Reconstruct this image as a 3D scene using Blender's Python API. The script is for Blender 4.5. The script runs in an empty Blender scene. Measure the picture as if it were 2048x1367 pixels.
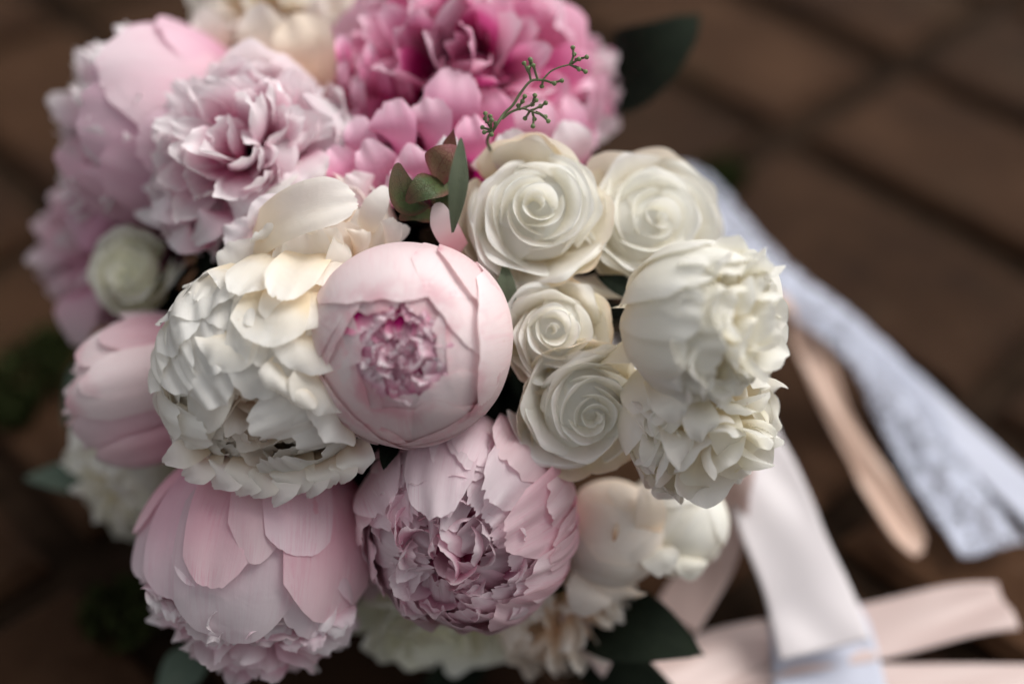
import bpy, math, random
import numpy as np
from mathutils import Vector, Matrix

# ------------------------------------------------------------------ camera, world, sun
SC = bpy.context.scene
COL = SC.collection
R_ = math.radians
H, PITCH, FPX, FOCUS = 0.60, R_(42), 2844.4, 0.578
CAM = np.array([0.0, 0.0, H])
RT = np.array([1.0, 0.0, 0.0])
FW = np.array([0.0, math.cos(PITCH), -math.sin(PITCH)])
UP = np.array([0.0, math.sin(PITCH), math.cos(PITCH)])
cd = bpy.data.cameras.new('camera')
cam = bpy.data.objects.new('camera', cd)
COL.objects.link(cam)
cam.location = CAM
cam.rotation_euler = (math.pi / 2 - PITCH, 0, 0)
cd.lens = 50
cd.sensor_width = 36
cd.clip_start = 0.02
cd.clip_end = 200
cd.dof.use_dof = True
cd.dof.focus_distance = FOCUS
cd.dof.aperture_fstop = 1.7
SC.camera = cam

SUN_EL, SUN_AZ = R_(50), R_(58)          # azimuth measured from +Y towards +X
w = bpy.data.worlds.new('World')
SC.world = w
w.use_nodes = True
wn, wl = w.node_tree.nodes, w.node_tree.links
wn.clear()
sky = wn.new('ShaderNodeTexSky')
sky.sky_type = 'NISHITA'
sky.sun_disc = False
sky.sun_elevation = SUN_EL
sky.sun_rotation = SUN_AZ
sky.dust_density = 4.0
sky.air_density = 1.0
hs = wn.new('ShaderNodeHueSaturation')
hs.inputs['Saturation'].default_value = 0.12
bg = wn.new('ShaderNodeBackground')
bg.inputs['Strength'].default_value = 0.105
wo = wn.new('ShaderNodeOutputWorld')
wl.new(sky.outputs[0], hs.inputs['Color'])
wl.new(hs.outputs[0], bg.inputs['Color'])
wl.new(bg.outputs[0], wo.inputs['Surface'])
sd = bpy.data.lights.new('sun', 'SUN')
sd.energy = 1.5
sd.angle = R_(45)
sd.color = (1.0, 0.965, 0.92)
sun = bpy.data.objects.new('sun', sd)
COL.objects.link(sun)
sdir = Vector((math.sin(SUN_AZ) * math.cos(SUN_EL), math.cos(SUN_AZ) * math.cos(SUN_EL), math.sin(SUN_EL)))
sun.rotation_euler = sdir.to_track_quat('Z', 'Y').to_euler()
sun.location = (1, 1, 2)
SC.view_settings.view_transform = 'Standard'
SC.view_settings.look = 'None'
SC.view_settings.exposure = 0.60
SC.view_settings.gamma = 1
SC.cycles.max_bounces = 12
SC.cycles.diffuse_bounces = 7
SC.cycles.transmission_bounces = 6
SC.cycles.transparent_max_bounces = 12
SC.cycles.caustics_reflective = False
SC.cycles.caustics_refractive = False

# ------------------------------------------------------------------ helpers
def P(px, py, d):
    """point seen at photo pixel (px, py) at distance d along the view axis"""
    return CAM + RT * ((px - 1024) / FPX * d) - UP * ((py - 683.5) / FPX * d) + FW * d

def G(px, py, z=0.0):
    """point of the ground seen at photo pixel"""
    r = RT * ((px - 1024) / FPX) - UP * ((py - 683.5) / FPX) + FW
    return CAM + r * ((H - z) / -r[2])

def V(ax, ay, az):
    v = RT * ax + UP * ay - FW * az
    return v / np.linalg.norm(v)

def unit(v):
    return v / max(1e-9, np.linalg.norm(v))

def tag(o, label=None, cat=None, group=None, kind=None):
    if label: o['label'] = label
    if cat: o['category'] = cat
    if group: o['group'] = group
    if kind: o['kind'] = kind
    return o

def link(name, me, parent=None):
    o = bpy.data.objects.new(name, me)
    COL.objects.link(o)
    if parent: o.parent = parent
    return o

def mesh_from_grid(name, pts, uu, vv, mat, smooth=True):
    nv, nu = pts.shape[:2]
    me = bpy.data.meshes.new(name)
    idx = np.arange(nv * nu).reshape(nv, nu)
    q = np.stack([idx[:-1, :-1], idx[:-1, 1:], idx[1:, 1:], idx[1:, :-1]], -1).reshape(-1, 4)
    nf = len(q)
    me.vertices.add(nv * nu)
    me.vertices.foreach_set('co', pts.reshape(-1).astype(np.float32))
    me.loops.add(nf * 4)
    me.loops.foreach_set('vertex_index', q.reshape(-1).astype(np.int32))
    me.polygons.add(nf)
    me.polygons.foreach_set('loop_start', np.arange(0, nf * 4, 4, dtype=np.int32))
    me.polygons.foreach_set('loop_total', np.full(nf, 4, dtype=np.int32))
    me.polygons.foreach_set('use_smooth', np.full(nf, smooth, dtype=bool))
    uv = me.uv_layers.new(name='UVMap')
    co = np.stack([uu.reshape(-1), vv.reshape(-1)], -1)[q.reshape(-1)]
    uv.data.foreach_set('uv', co.reshape(-1).astype(np.float32))
    me.materials.append(mat)
    me.update()
    me.validate()
    return me

def waves(rng, k, lo, hi):
    """1-D noise: a sum of sines as a function"""
    f = rng.uniform(lo, hi, k)
    p = rng.uniform(0, 2 * math.pi, k)
    a = 1 / np.sqrt(f / lo)
    a /= a.sum()
    return lambda x: sum(a[i] * np.sin(f[i] * x + p[i]) for i in range(k))

def waves2(rng, k, lo, hi):
    fu = rng.uniform(lo, hi, k) * rng.choice([-1, 1], k)
    fv = rng.uniform(lo, hi, k)
    p = rng.uniform(0, 2 * math.pi, k)
    a = np.ones(k) / k
    return lambda u, v: sum(a[i] * np.sin(fu[i] * u + fv[i] * v + p[i]) for i in range(k))

def outline(u, v, rng, tipround, tippow, notch, nfreq=9):
    nfreq = 15
    """where along the petal the grid row ends, with a rounded and notched tip"""
    nz = waves(rng, 5, nfreq * 0.4, nfreq * 2.2)
    cut = rng.uniform(-0.6, 0.6)
    deep = np.exp(-((u - cut) / 0.08) ** 2) * notch * rng.choice([0, 0.7, 1.6])
    t = 1 - tipround * np.abs(u) ** tippow + notch * nz(u) - deep
    return v * t

def width_shape(v, base, peak=0.62):
    a = np.clip(v / peak, 0, 1)
    s = base + (1 - base) * np.sin(a * math.pi / 2)
    b = np.clip((v - peak) / (1 - peak), 0, 1)
    return s * (1 - 0.18 * b ** 2)

# ---- petal that hugs a sphere round the flower's centre
def shell(root, mat, rng, phi, R, th0, th1, W, base=0.35, ruffle=0.0, rfreq=6, notch=0.01, tipround=0.13, tippow=3.4,
          curl=0.0, spiral=0.05, lump=0.02, zs=1.0, zoff=0.0, flare=0.0, nu=20, nv=14, name='petal', twist=0.0, wave=0.0, crease=0.0):
    u = np.linspace(-1, 1, nu)[None, :].repeat(nv, 0)
    v = np.linspace(0, 1, nv)[:, None].repeat(nu, 1)
    ve = outline(u, v, rng, tipround, tippow, notch * .55, rfreq)
    th = np.radians(th0) + (np.radians(th1) - np.radians(th0)) * ve
    be = u * W * width_shape(ve, base)
    al = np.radians(twist)
    th, be = th + be * math.sin(al) * 0.6, be
    d = np.stack([np.cos(be) * np.sin(th), np.sin(be), np.cos(be) * np.cos(th)], -1)
    n1 = waves(rng, 4, rfreq * 0.5, rfreq * 1.6)
    n2 = waves2(rng, 5, 1.5, 5)
    n3 = waves2(rng, 6, 6, 16)
    e = np.clip((ve - 0.5) / 0.5, 0, 1.2)
    side = np.abs(u) ** 4 * np.clip(ve * 1.4, 0, 1)
    r = R * (1 + spiral * u + lump * n2(u, ve) * 1.6 + wave * n3(u, ve)
             + ruffle * n1(u + 0.3 * ve) * (e ** 3.2 + 0.25 * side)
             + curl * e ** 3 + flare * (ve - 0.4) - crease * np.exp(-(u / 0.07) ** 2) * ve)
    p = d * r[..., None]
    p[..., 2] = p[..., 2] * zs + zoff * R
    c, s = math.cos(phi), math.sin(phi)
    x = p[..., 0] * c - p[..., 1] * s
    y = p[..., 0] * s + p[..., 1] * c
    p = np.stack([x, y, p[..., 2]], -1)
    return link(name, mesh_from_grid(name, p, (u + 1) / 2, ve, mat), root)

# ---- petal or leaf that follows a curved spine
def free(root, mat, rng, pts, W, nrm, cup=0.5, base=0.5, peak=0.62, tipround=0.34, tippow=3.0, notch=0.01, ruffle=0.0, rfreq=6,
         fold=0.0, lump=0.0, nu=18, nv=14, name='petal', curl_edge=0.0, tipcurl=0.0, pointed=0.0, twist=0.0):
    u = np.linspace(-1, 1, nu)[None, :].repeat(nv, 0)
    v = np.linspace(0, 1, nv)[:, None].repeat(nu, 1)
    ve = outline(u, v, rng, tipround, tippow, notch, rfreq)
    pts = [np.array(p, float) for p in pts]
    n = len(pts) - 1
    def spine(t):
        out = 0
        for i, p in enumerate(pts):
            out = out + (math.comb(n, i) * (1 - t) ** (n - i) * t ** i)[..., None] * p
        return out
    L = sum(np.linalg.norm(pts[i + 1] - pts[i]) for i in range(n))
    c = spine(ve)
    T = spine(ve + 0.01) - spine(ve - 0.01)
    T /= np.linalg.norm(T, axis=-1, keepdims=True)
    nn = np.broadcast_to(np.array(nrm, float), T.shape)
    B = np.cross(T, nn)
    B /= np.linalg.norm(B, axis=-1, keepdims=True)
    N = np.cross(B, T)
    if twist:
        a = (np.radians(twist) * ve)[..., None]
        B, N = B * np.cos(a) + N * np.sin(a), N * np.cos(a) - B * np.sin(a)
    ws = width_shape(ve, base, peak)
    if pointed:
        ws = ws * (1 - pointed * np.clip((ve - peak) / (1 - peak), 0, 1) ** 1.3)
    s = u * W * ws
    k = max(1e-3, cup) / W
    n1 = waves(rng, 4, rfreq * 0.5, rfreq * 1.6)
    n2 = waves2(rng, 5, 1.5, 5)
    e = np.clip((ve - 0.4) / 0.6, 0, 1.2)
    side = np.abs(u) ** 3 * np.clip(ve * 1.5, 0, 1)
    lift = (1 - np.cos(k * s)) / k + np.abs(s) * fold + W * (ruffle * n1(u + 0.4 * ve) * (e ** 2.4 + 0.4 * side)
            + lump * n2(u, ve)) - curl_edge * W * np.abs(u) ** 4 * np.clip(ve * 1.3, 0, 1) - tipcurl * W * e ** 3
    p = c + B * (np.sin(k * s) / k)[..., None] + N * lift[..., None]
    return link(name, mesh_from_grid(name, p, (u + 1) / 2, ve, mat), root)

def flower_root(name, c, axis, label, cat, group=None, roll=0.0):
    Z = unit(axis)
    X = unit(RT - Z * (RT @ Z))
    Y = np.cross(Z, X)
    m = Matrix(((X[0], Y[0], Z[0], c[0]), (X[1], Y[1], Z[1], c[1]), (X[2], Y[2], Z[2], c[2]), (0, 0, 0, 1)))
    o = bpy.data.objects.new(name, None)
    o.empty_display_size = 0.02
    COL.objects.link(o)
    o.matrix_world = m @ Matrix.Rotation(roll, 4, 'Z')
    tag(o, label, cat, group)
    o['_c'] = 0
    del o['_c']
    return o

def to_local(root, p):
    return np.array(root.matrix_world.inverted() @ Vector(p))

def vec_local(root, v):
    return np.array(root.matrix_world.to_3x3().inverted() @ Vector(v))

def wfree(root, mat, rng, pts, W, nrm=(0, 0, 1), **k):
    """free petal given in photo pixel + depth coordinates, normal in the camera frame; W in pixels"""
    d = pts[len(pts) // 2][2]
    wp = [to_local(root, P(*p)) for p in pts]
    return free(root, mat, rng, wp, W / FPX * d, vec_local(root, V(*nrm)), **k)

def tip_shell(root, c, r, tip, mat, rng, R, W, rr=1.0, th0=168, **k):
    """shell whose tip lies where the flower's ball is met at photo pixel tip (c, r: the ball's pixel centre and radius)"""
    x, y = (tip[0] - c[0]) / r, (c[1] - tip[1]) / r
    q = x * x + y * y
    if q > .97: x, y, q = x * .98 / q ** .5, y * .98 / q ** .5, .96
    l = vec_local(root, RT * x + UP * y - FW * math.sqrt(1 - q))
    th, ph = math.degrees(math.acos(max(-1, min(1, l[2])))), math.atan2(l[1], l[0])
    kw = dict(tipround=.15, tippow=3.0, nu=32, nv=26, notch=.006, spiral=.02, lump=.012)
    kw.update(k)
    return shell(root, M[mat], rng, ph, R * rr, th0, th, W, **kw)

# ------------------------------------------------------------------ materials
def ramp(nt, stops):
    r = nt.nodes.new('ShaderNodeValToRGB')
    el = r.color_ramp.elements
    while len(el) < len(stops): el.new(0.5)
    for e, (p, c) in zip(el, stops):
        e.position = p
        e.color = (*c, 1)
    r.color_ramp.interpolation = 'EASE'
    return r

def mixc(nt, f, a, b, mode='MIX'):
    m = nt.nodes.new('ShaderNodeMix')
    m.data_type = 'RGBA'
    m.blend_type = mode
    for sock, val in ((m.inputs[0], f), (m.inputs[6], a), (m.inputs[7], b)):
        if hasattr(val, 'links'): nt.links.new(val, sock)
        elif isinstance(val, (int, float)): sock.default_value = val
        else: sock.default_value = (*val, 1)
    return m.outputs[2]

def math_(nt, op, a, b=0.0, c=None):
    m = nt.nodes.new('ShaderNodeMath')
    m.operation = op
    for s, val in zip(m.inputs, (a, b, c)):
        if val is None: continue
        if hasattr(val, 'links'): nt.links.new(val, s)
        else: s.default_value = val
    return m.outputs[0]

def noise(nt, vec, scale, detail=3, rough=0.55, dist=0.0):
    n = nt.nodes.new('ShaderNodeTexNoise')
    n.inputs['Scale'].default_value = scale
    n.inputs['Detail'].default_value = detail
    n.inputs['Roughness'].default_value = rough
    n.inputs['Distortion'].default_value = dist
    if vec is not None: nt.links.new(vec, n.inputs['Vector'])
    return n.outputs['Fac']

def sstep(nt, x, lo, hi):
    m = nt.nodes.new('ShaderNodeMapRange')
    m.interpolation_type = 'SMOOTHSTEP'
    nt.links.new(x, m.inputs[0])
    m.inputs[1].default_value = lo
    m.inputs[2].default_value = hi
    return m.outputs[0]

def petal_mat(name, base, mid, tip, vein=None, veinamt=0.25, trans=0.38, rough=0.5, edge=None, edgeamt=0.0, blot=None, blotamt=0.0,
              stops=(0.15, 0.55, 0.95), bump=0.25, var=0.10, vstretch=(30, 3.4), wr=1.0):
    m = bpy.data.materials.new(name)
    m.use_nodes = True
    nt = m.node_tree
    nt.nodes.clear()
    uv = nt.nodes.new('ShaderNodeUVMap')
    sep = nt.nodes.new('ShaderNodeSeparateXYZ')
    nt.links.new(uv.outputs[0], sep.inputs[0])
    U, Vv = sep.outputs[0], sep.outputs[1]
    oi = nt.nodes.new('ShaderNodeObjectInfo')
    rnd = oi.outputs['Random']
    tc = nt.nodes.new('ShaderNodeTexCoord')
    soft = noise(nt, tc.outputs['Object'], 55, 3)
    vv = math_(nt, 'ADD', Vv, math_(nt, 'MULTIPLY_ADD', soft, 0.3, -0.15))
    r = ramp(nt, [(stops[0], base), (stops[1], mid), (stops[2], tip)])
    nt.links.new(vv, r.inputs[0])
    col = r.outputs[0]
    # veins fan out along the petal
    cmb = nt.nodes.new('ShaderNodeCombineXYZ')
    fan = math_(nt, 'MULTIPLY', math_(nt, 'SUBTRACT', U, 0.5), vstretch[0])
    nt.links.new(fan, cmb.inputs[0])
    nt.links.new(math_(nt, 'MULTIPLY', Vv, vstretch[1]), cmb.inputs[1])
    nt.links.new(math_(nt, 'MULTIPLY', rnd, 37.0), cmb.inputs[2])
    vn = noise(nt, cmb.outputs[0], 0.8, 5, 0.65, 1.1)
    vmask = sstep(nt, vn, 0.42, 0.68)
    if vein is None: vein = tuple(0.8 * a for a in mid)
    col = mixc(nt, math_(nt, 'MULTIPLY', math_(nt, 'MULTIPLY', vmask, veinamt * 1.3), sstep(nt, soft, .35, .65)), col, vein)
    if edge is not None:
        eu = math_(nt, 'ABSOLUTE', math_(nt, 'MULTIPLY_ADD', U, 2.0, -1.0))
        em = sstep(nt, math_(nt, 'MAXIMUM', eu, Vv), 0.86, 1.0)
        em = math_(nt, 'MULTIPLY', em, math_(nt, 'MULTIPLY', sstep(nt, soft, 0.4, 0.65), edgeamt))
        col = mixc(nt, em, col, edge)
    if blot is not None:
        bn = noise(nt, cmb.outputs[0], 0.35, 5, 0.7, 1.2)
        bm = math_(nt, 'MULTIPLY', sstep(nt, bn, 0.66, 0.74), blotamt)
        col = mixc(nt, bm, col, blot)
    # tiny bruises and brown specks
    sp = noise(nt, tc.outputs['Object'], 240, 2, .5, .3)
    spm = math_(nt, 'MULTIPLY', sstep(nt, sp, .745, .80), math_(nt, 'MULTIPLY', sstep(nt, soft, .5, .7), .6))
    col = mixc(nt, spm, col, (.50, .28, .16))
    val = nt.nodes.new('ShaderNodeHueSaturation')
    nt.links.new(col, val.inputs['Color'])
    nt.links.new(math_(nt, 'MULTIPLY_ADD', rnd, 2 * var, 1 - var), val.inputs['Value'])
    nt.links.new(math_(nt, 'MULTIPLY_ADD', math_(nt, 'FRACT', math_(nt, 'MULTIPLY', rnd, 7.3)), 0.5, 0.75), val.inputs['Saturation'])
    col = val.outputs[0]
    bp = nt.nodes.new('ShaderNodeBump')
    bp.inputs['Strength'].default_value = bump
    bp.inputs['Distance'].default_value = 0.0006
    fine = noise(nt, tc.outputs['Object'], 420, 3)
    wrk = noise(nt, tc.outputs['Object'], 95, 2, .5, .6)
    hgt = math_(nt, 'MULTIPLY_ADD', wrk, 3.0 * wr, math_(nt, 'MULTIPLY_ADD', fine, 0.5, vn))
    nt.links.new(hgt, bp.inputs['Height'])
    pb = nt.nodes.new('ShaderNodeBsdfPrincipled')
    nt.links.new(col, pb.inputs['Base Color'])
    pb.inputs['Roughness'].default_value = rough
    pb.inputs['Specular IOR Level'].default_value = 0.28
    pb.inputs['Sheen Weight'].default_value = 0.12
    nt.links.new(bp.outputs[0], pb.inputs['Normal'])
    tr = nt.nodes.new('ShaderNodeBsdfTranslucent')
    nt.links.new(col, tr.inputs['Color'])
    mx = nt.nodes.new('ShaderNodeMixShader')
    mx.inputs[0].default_value = trans
    nt.links.new(pb.outputs[0], mx.inputs[1])
    nt.links.new(tr.outputs[0], mx.inputs[2])
    out = nt.nodes.new('ShaderNodeOutputMaterial')
    nt.links.new(mx.outputs[0], out.inputs[0])
    return m

def leaf_mat(name, c1, c2, vein=(0.1, 0.12, 0.05), trans=0.2, rough=0.45, veinscale=14, red=None, redamt=0.0):
    m = bpy.data.materials.new(name)
    m.use_nodes = True
    nt = m.node_tree
    nt.nodes.clear()
    uv = nt.nodes.new('ShaderNodeUVMap')
    tc = nt.nodes.new('ShaderNodeTexCoord')
    n1 = noise(nt, tc.outputs['Object'], 60, 4)
    r = ramp(nt, [(0.3, c1), (0.7, c2)])
    nt.links.new(n1, r.inputs[0])
    col = r.outputs[0]
    if red is not None:
        sep = nt.nodes.new('ShaderNodeSeparateXYZ')
        nt.links.new(uv.outputs[0], sep.inputs[0])
        eu = math_(nt, 'ABSOLUTE', math_(nt, 'MULTIPLY_ADD', sep.outputs[0], 2.0, -1.0))
        em = sstep(nt, math_(nt, 'ADD', math_(nt, 'MAXIMUM', eu, sep.outputs[1]), math_(nt, 'MULTIPLY_ADD', n1, 0.7, -0.35)), 0.45, 1.05)
        col = mixc(nt, math_(nt, 'MULTIPLY', em, redamt), col, red)
    vo = nt.nodes.new('ShaderNodeTexVoronoi')
    vo.feature = 'DISTANCE_TO_EDGE'
    vo.inputs['Scale'].default_value = veinscale
    nt.links.new(uv.outputs[0], vo.inputs['Vector'])
    vm = math_(nt, 'SUBTRACT', 1.0, sstep(nt, vo.outputs['Distance'], 0.0, 0.09))
    sepc = nt.nodes.new('ShaderNodeSeparateXYZ')
    nt.links.new(uv.outputs[0], sepc.inputs[0])
    mid = math_(nt, 'SUBTRACT', 1.0, sstep(nt, math_(nt, 'ABSOLUTE', math_(nt, 'SUBTRACT', sepc.outputs[0], 0.5)), 0.0, 0.035))
    col = mixc(nt, math_(nt, 'MULTIPLY', math_(nt, 'MAXIMUM', vm, mid), 0.55), col, vein)
    bp = nt.nodes.new('ShaderNodeBump')
    bp.inputs['Strength'].default_value = 0.4
    bp.inputs['Distance'].default_value = 0.0006
    nt.links.new(vm, bp.inputs['Height'])
    pb = nt.nodes.new('ShaderNodeBsdfPrincipled')
    nt.links.new(col, pb.inputs['Base Color'])
    pb.inputs['Roughness'].default_value = rough
    pb.inputs['Specular IOR Level'].default_value = 0.2 if rough < .7 else .06
    nt.links.new(bp.outputs[0], pb.inputs['Normal'])
    tr = nt.nodes.new('ShaderNodeBsdfTranslucent')
    nt.links.new(col, tr.inputs['Color'])
    mx = nt.nodes.new('ShaderNodeMixShader')
    mx.inputs[0].default_value = trans
    nt.links.new(pb.outputs[0], mx.inputs[1])
    nt.links.new(tr.outputs[0], mx.inputs[2])
    out = nt.nodes.new('ShaderNodeOutputMaterial')
    nt.links.new(mx.outputs[0], out.inputs[0])
    return m

def simple_mat(name, col, rough=0.6, col2=None, scale=40, bump=0.0):
    m = bpy.data.materials.new(name)
    m.use_nodes = True
    nt = m.node_tree
    pb = nt.nodes['Principled BSDF']
    pb.inputs['Roughness'].default_value = rough
    pb.inputs['Specular IOR Level'].default_value = 0.5 if rough < .8 else .05
    tc = nt.nodes.new('ShaderNodeTexCoord')
    n1 = noise(nt, tc.outputs['Object'], scale, 5)
    r = ramp(nt, [(0.3, col), (0.7, col2 or tuple(0.75 * c for c in col))])
    nt.links.new(n1, r.inputs[0])
    nt.links.new(r.outputs[0], pb.inputs['Base Color'])
    if bump:
        b = nt.nodes.new('ShaderNodeBump')
        b.inputs['Strength'].default_value = bump
        b.inputs['Distance'].default_value = 0.002
        nt.links.new(noise(nt, tc.outputs['Object'], scale * 5, 6), b.inputs['Height'])
        nt.links.new(b.outputs[0], pb.inputs['Normal'])
    return m

M = {}
M['blush'] = petal_mat('blush_petal', (0.76, 0.42, 0.47), (0.87, 0.69, 0.705), (0.90, 0.78, 0.785), vein=(0.84, 0.59, 0.63), veinamt=0.35,
                       edge=(0.62, 0.10, 0.20), edgeamt=0.45, wr=.3)
M['blush_in'] = petal_mat('blush_inner_petal', (0.50, 0.06, 0.22), (0.80, 0.44, 0.56), (0.90, 0.77, 0.81), veinamt=0.25, stops=(0.76, 0.90, 1.02), trans=.45)
M['blush_heart'] = petal_mat('blush_heart_petal', (0.58, 0.12, 0.28), (0.84, 0.58, 0.67), (0.90, 0.82, 0.85), veinamt=0.25, stops=(0.45, 0.7, 0.95), trans=.5)
M['rosy'] = petal_mat('rosy_petal', (0.72, 0.26, 0.38), (0.86, 0.57, 0.64), (0.89, 0.71, 0.745), vein=(0.80, 0.42, 0.52), veinamt=0.4,
                      blot=(0.68, 0.10, 0.25), blotamt=0.6)
M['lilac'] = petal_mat('lilac_pink_petal', (0.70, 0.34, 0.46), (0.85, 0.62, 0.69), (0.895, 0.77, 0.81), vein=(0.78, 0.48, 0.58), veinamt=0.35)
M['lilac_in'] = petal_mat('lilac_pink_inner_petal', (0.58, 0.18, 0.32), (0.82, 0.54, 0.63), (0.89, 0.77, 0.81), veinamt=0.3, stops=(0.35, 0.68, 0.96), trans=.48)
M['mauve'] = petal_mat('mauve_petal', (0.52, 0.18, 0.32), (0.76, 0.45, 0.57), (0.84, 0.63, 0.71), vein=(0.62, 0.30, 0.44), veinamt=0.35)
M['pale'] = petal_mat('pale_pink_petal', (0.76, 0.34, 0.49), (0.885, 0.71, 0.765), (0.91, 0.85, 0.865), vein=(0.87, 0.62, 0.70), veinamt=0.25, stops=(0.15, 0.5, 0.85))
M['hot'] = petal_mat('hot_pink_petal', (0.58, 0.08, 0.27), (0.84, 0.38, 0.56), (0.89, 0.64, 0.745), vein=(0.78, 0.28, 0.46), veinamt=0.35, stops=(0.15, 0.55, 1.0))
M['hot_deep'] = petal_mat('magenta_petal', (0.40, 0.02, 0.14), (0.64, 0.12, 0.31), (0.84, 0.42, 0.58), stops=(0.3, 0.75, 1.0))
M['white'] = petal_mat('white_peony_petal', (0.88, 0.78, 0.62), (0.90, 0.865, 0.80), (0.91, 0.895, 0.86), vein=(0.88, 0.82, 0.72), veinamt=0.2, rough=0.42, wr=1.6, trans=.45)
M['cream'] = petal_mat('cream_petal', (0.86, 0.68, 0.50), (0.90, 0.81, 0.71), (0.91, 0.865, 0.81), vein=(0.87, 0.74, 0.62), veinamt=0.22, trans=.45)
M['ivory'] = petal_mat('ivory_petal', (0.88, 0.82, 0.66), (0.91, 0.89, 0.81), (0.915, 0.905, 0.865), vein=(0.89, 0.84, 0.70), veinamt=0.15, var=0.03, trans=.45)
M['rose'] = petal_mat('ivory_rose_petal', (0.90, 0.85, 0.68), (0.92, 0.90, 0.835), (0.925, 0.92, 0.885), wr=.25, vein=(0.90, 0.86, 0.72), veinamt=0.12,
                      var=0.02, rough=0.45, bump=0.12, edge=(0.74, 0.58, 0.34), edgeamt=0.22, stops=(0.1, 0.5, 0.8), trans=.46)
M['guard'] = petal_mat('rose_guard_petal', (0.84, 0.76, 0.52), (0.89, 0.84, 0.70), (0.89, 0.80, 0.68), vein=(0.85, 0.72, 0.56), veinamt=0.3,
                       edge=(0.68, 0.44, 0.26), edgeamt=0.6)
M['greenrose'] = petal_mat('greenish_rose_petal', (0.84, 0.82, 0.60), (0.90, 0.89, 0.76), (0.91, 0.905, 0.83), veinamt=0.25, trans=.45)
M['peach'] = petal_mat('peach_petal', (0.55, 0.28, 0.10), (0.78, 0.54, 0.35), (0.84, 0.70, 0.54), vein=(0.66, 0.42, 0.22), veinamt=0.4, blot=(.45, .24, .08), blotamt=.6, stops=(.1,.4,.8))
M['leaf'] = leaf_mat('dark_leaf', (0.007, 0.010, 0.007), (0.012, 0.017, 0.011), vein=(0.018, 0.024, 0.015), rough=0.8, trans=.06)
M['euc'] = leaf_mat('grey_green_leaf', (0.09, 0.13, 0.10), (0.14, 0.18, 0.14), vein=(0.14, 0.18, 0.13), rough=0.6)
M['olive'] = leaf_mat('olive_leaf', (0.075, 0.10, 0.06), (0.11, 0.13, 0.085), vein=(0.11, 0.13, 0.08), rough=0.55)
M['hyd'] = leaf_mat('hydrangea_sepal', (0.06, 0.10, 0.04), (0.10, 0.13, 0.05), vein=(0.06, 0.045, 0.025), red=(0.17, 0.055, 0.05), redamt=0.8, trans=0.3)
M['hyd_red'] = leaf_mat('red_veined_sepal', (0.20, 0.15, 0.08), (0.22, 0.12, 0.08), vein=(0.14, 0.04, 0.035), red=(0.20, 0.05, 0.06), redamt=0.9, trans=0.3, veinscale=11)
M['stem'] = simple_mat('seed_stem', (0.13, 0.16, 0.07), 0.5, (0.10, 0.09, 0.05), 200)
M['seed'] = simple_mat('seed_bud', (0.17, 0.24, 0.09), 0.5, (0.10, 0.13, 0.05), 260)

# ------------------------------------------------------------------ ground: brick paving
SOIL = simple_mat('joint_soil', (0.012, 0.007, 0.004), 0.95, (0.026, 0.015, 0.009), 30, 0.5)
def brick_mat():
    m = bpy.data.materials.new('brown_brick')
    m.use_nodes = True
    nt = m.node_tree
    pb = nt.nodes['Principled BSDF']
    pb.inputs['Roughness'].default_value = 0.9
    pb.inputs['Specular IOR Level'].default_value = 0.12
    tc = nt.nodes.new('ShaderNodeTexCoord')
    oi = nt.nodes.new('ShaderNodeObjectInfo')
    add = nt.nodes.new('ShaderNodeVectorMath')
    add.operation = 'ADD'
    nt.links.new(tc.outputs['Object'], add.inputs[0])
    nt.links.new(oi.outputs['Location'], add.inputs[1])
    n1 = noise(nt, add.outputs[0], 11, 5, 0.6)
    r = ramp(nt, [(0.28, (0.019, 0.008, 0.004)), (0.5, (0.040, 0.018, 0.008)), (0.75, (0.080, 0.040, 0.021))])
    nt.links.new(n1, r.inputs[0])
    n2 = noise(nt, add.outputs[0], 70, 6, 0.7)
    c = mixc(nt, math_(nt, 'MULTIPLY', sstep(nt, n2, 0.58, 0.72), 0.5), r.outputs[0], (0.11, 0.065, 0.042))
    c = mixc(nt, math_(nt, 'MULTIPLY', sstep(nt, noise(nt, add.outputs[0], 5, 3), 0.55, 0.75), 0.45), c, (0.03, 0.024, 0.012))
    hs = nt.nodes.new('ShaderNodeHueSaturation')
    nt.links.new(c, hs.inputs['Color'])
    nt.links.new(math_(nt, 'MULTIPLY_ADD', oi.outputs['Random'], 0.8, 0.6), hs.inputs['Value'])
    nt.links.new(hs.outputs[0], pb.inputs['Base Color'])
    b = nt.nodes.new('ShaderNodeBump')
    b.inputs['Strength'].default_value = 0.7
    b.inputs['Distance'].default_value = 0.003
    nt.links.new(n2, b.inputs['Height'])
    nt.links.new(b.outputs[0], pb.inputs['Normal'])
    return m
BRICK = brick_mat()
me = bpy.data.meshes.new('ground')
S = 30
me.from_pydata([(-S, -S, -0.012), (S, -S, -0.012), (S, S, -0.012), (-S, S, -0.012)], [], [(0, 1, 2, 3)])
me.materials.append(SOIL)
ground = link('ground', me)
tag(ground, 'dark soil bed under the brown brick paving', kind='structure')
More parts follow.
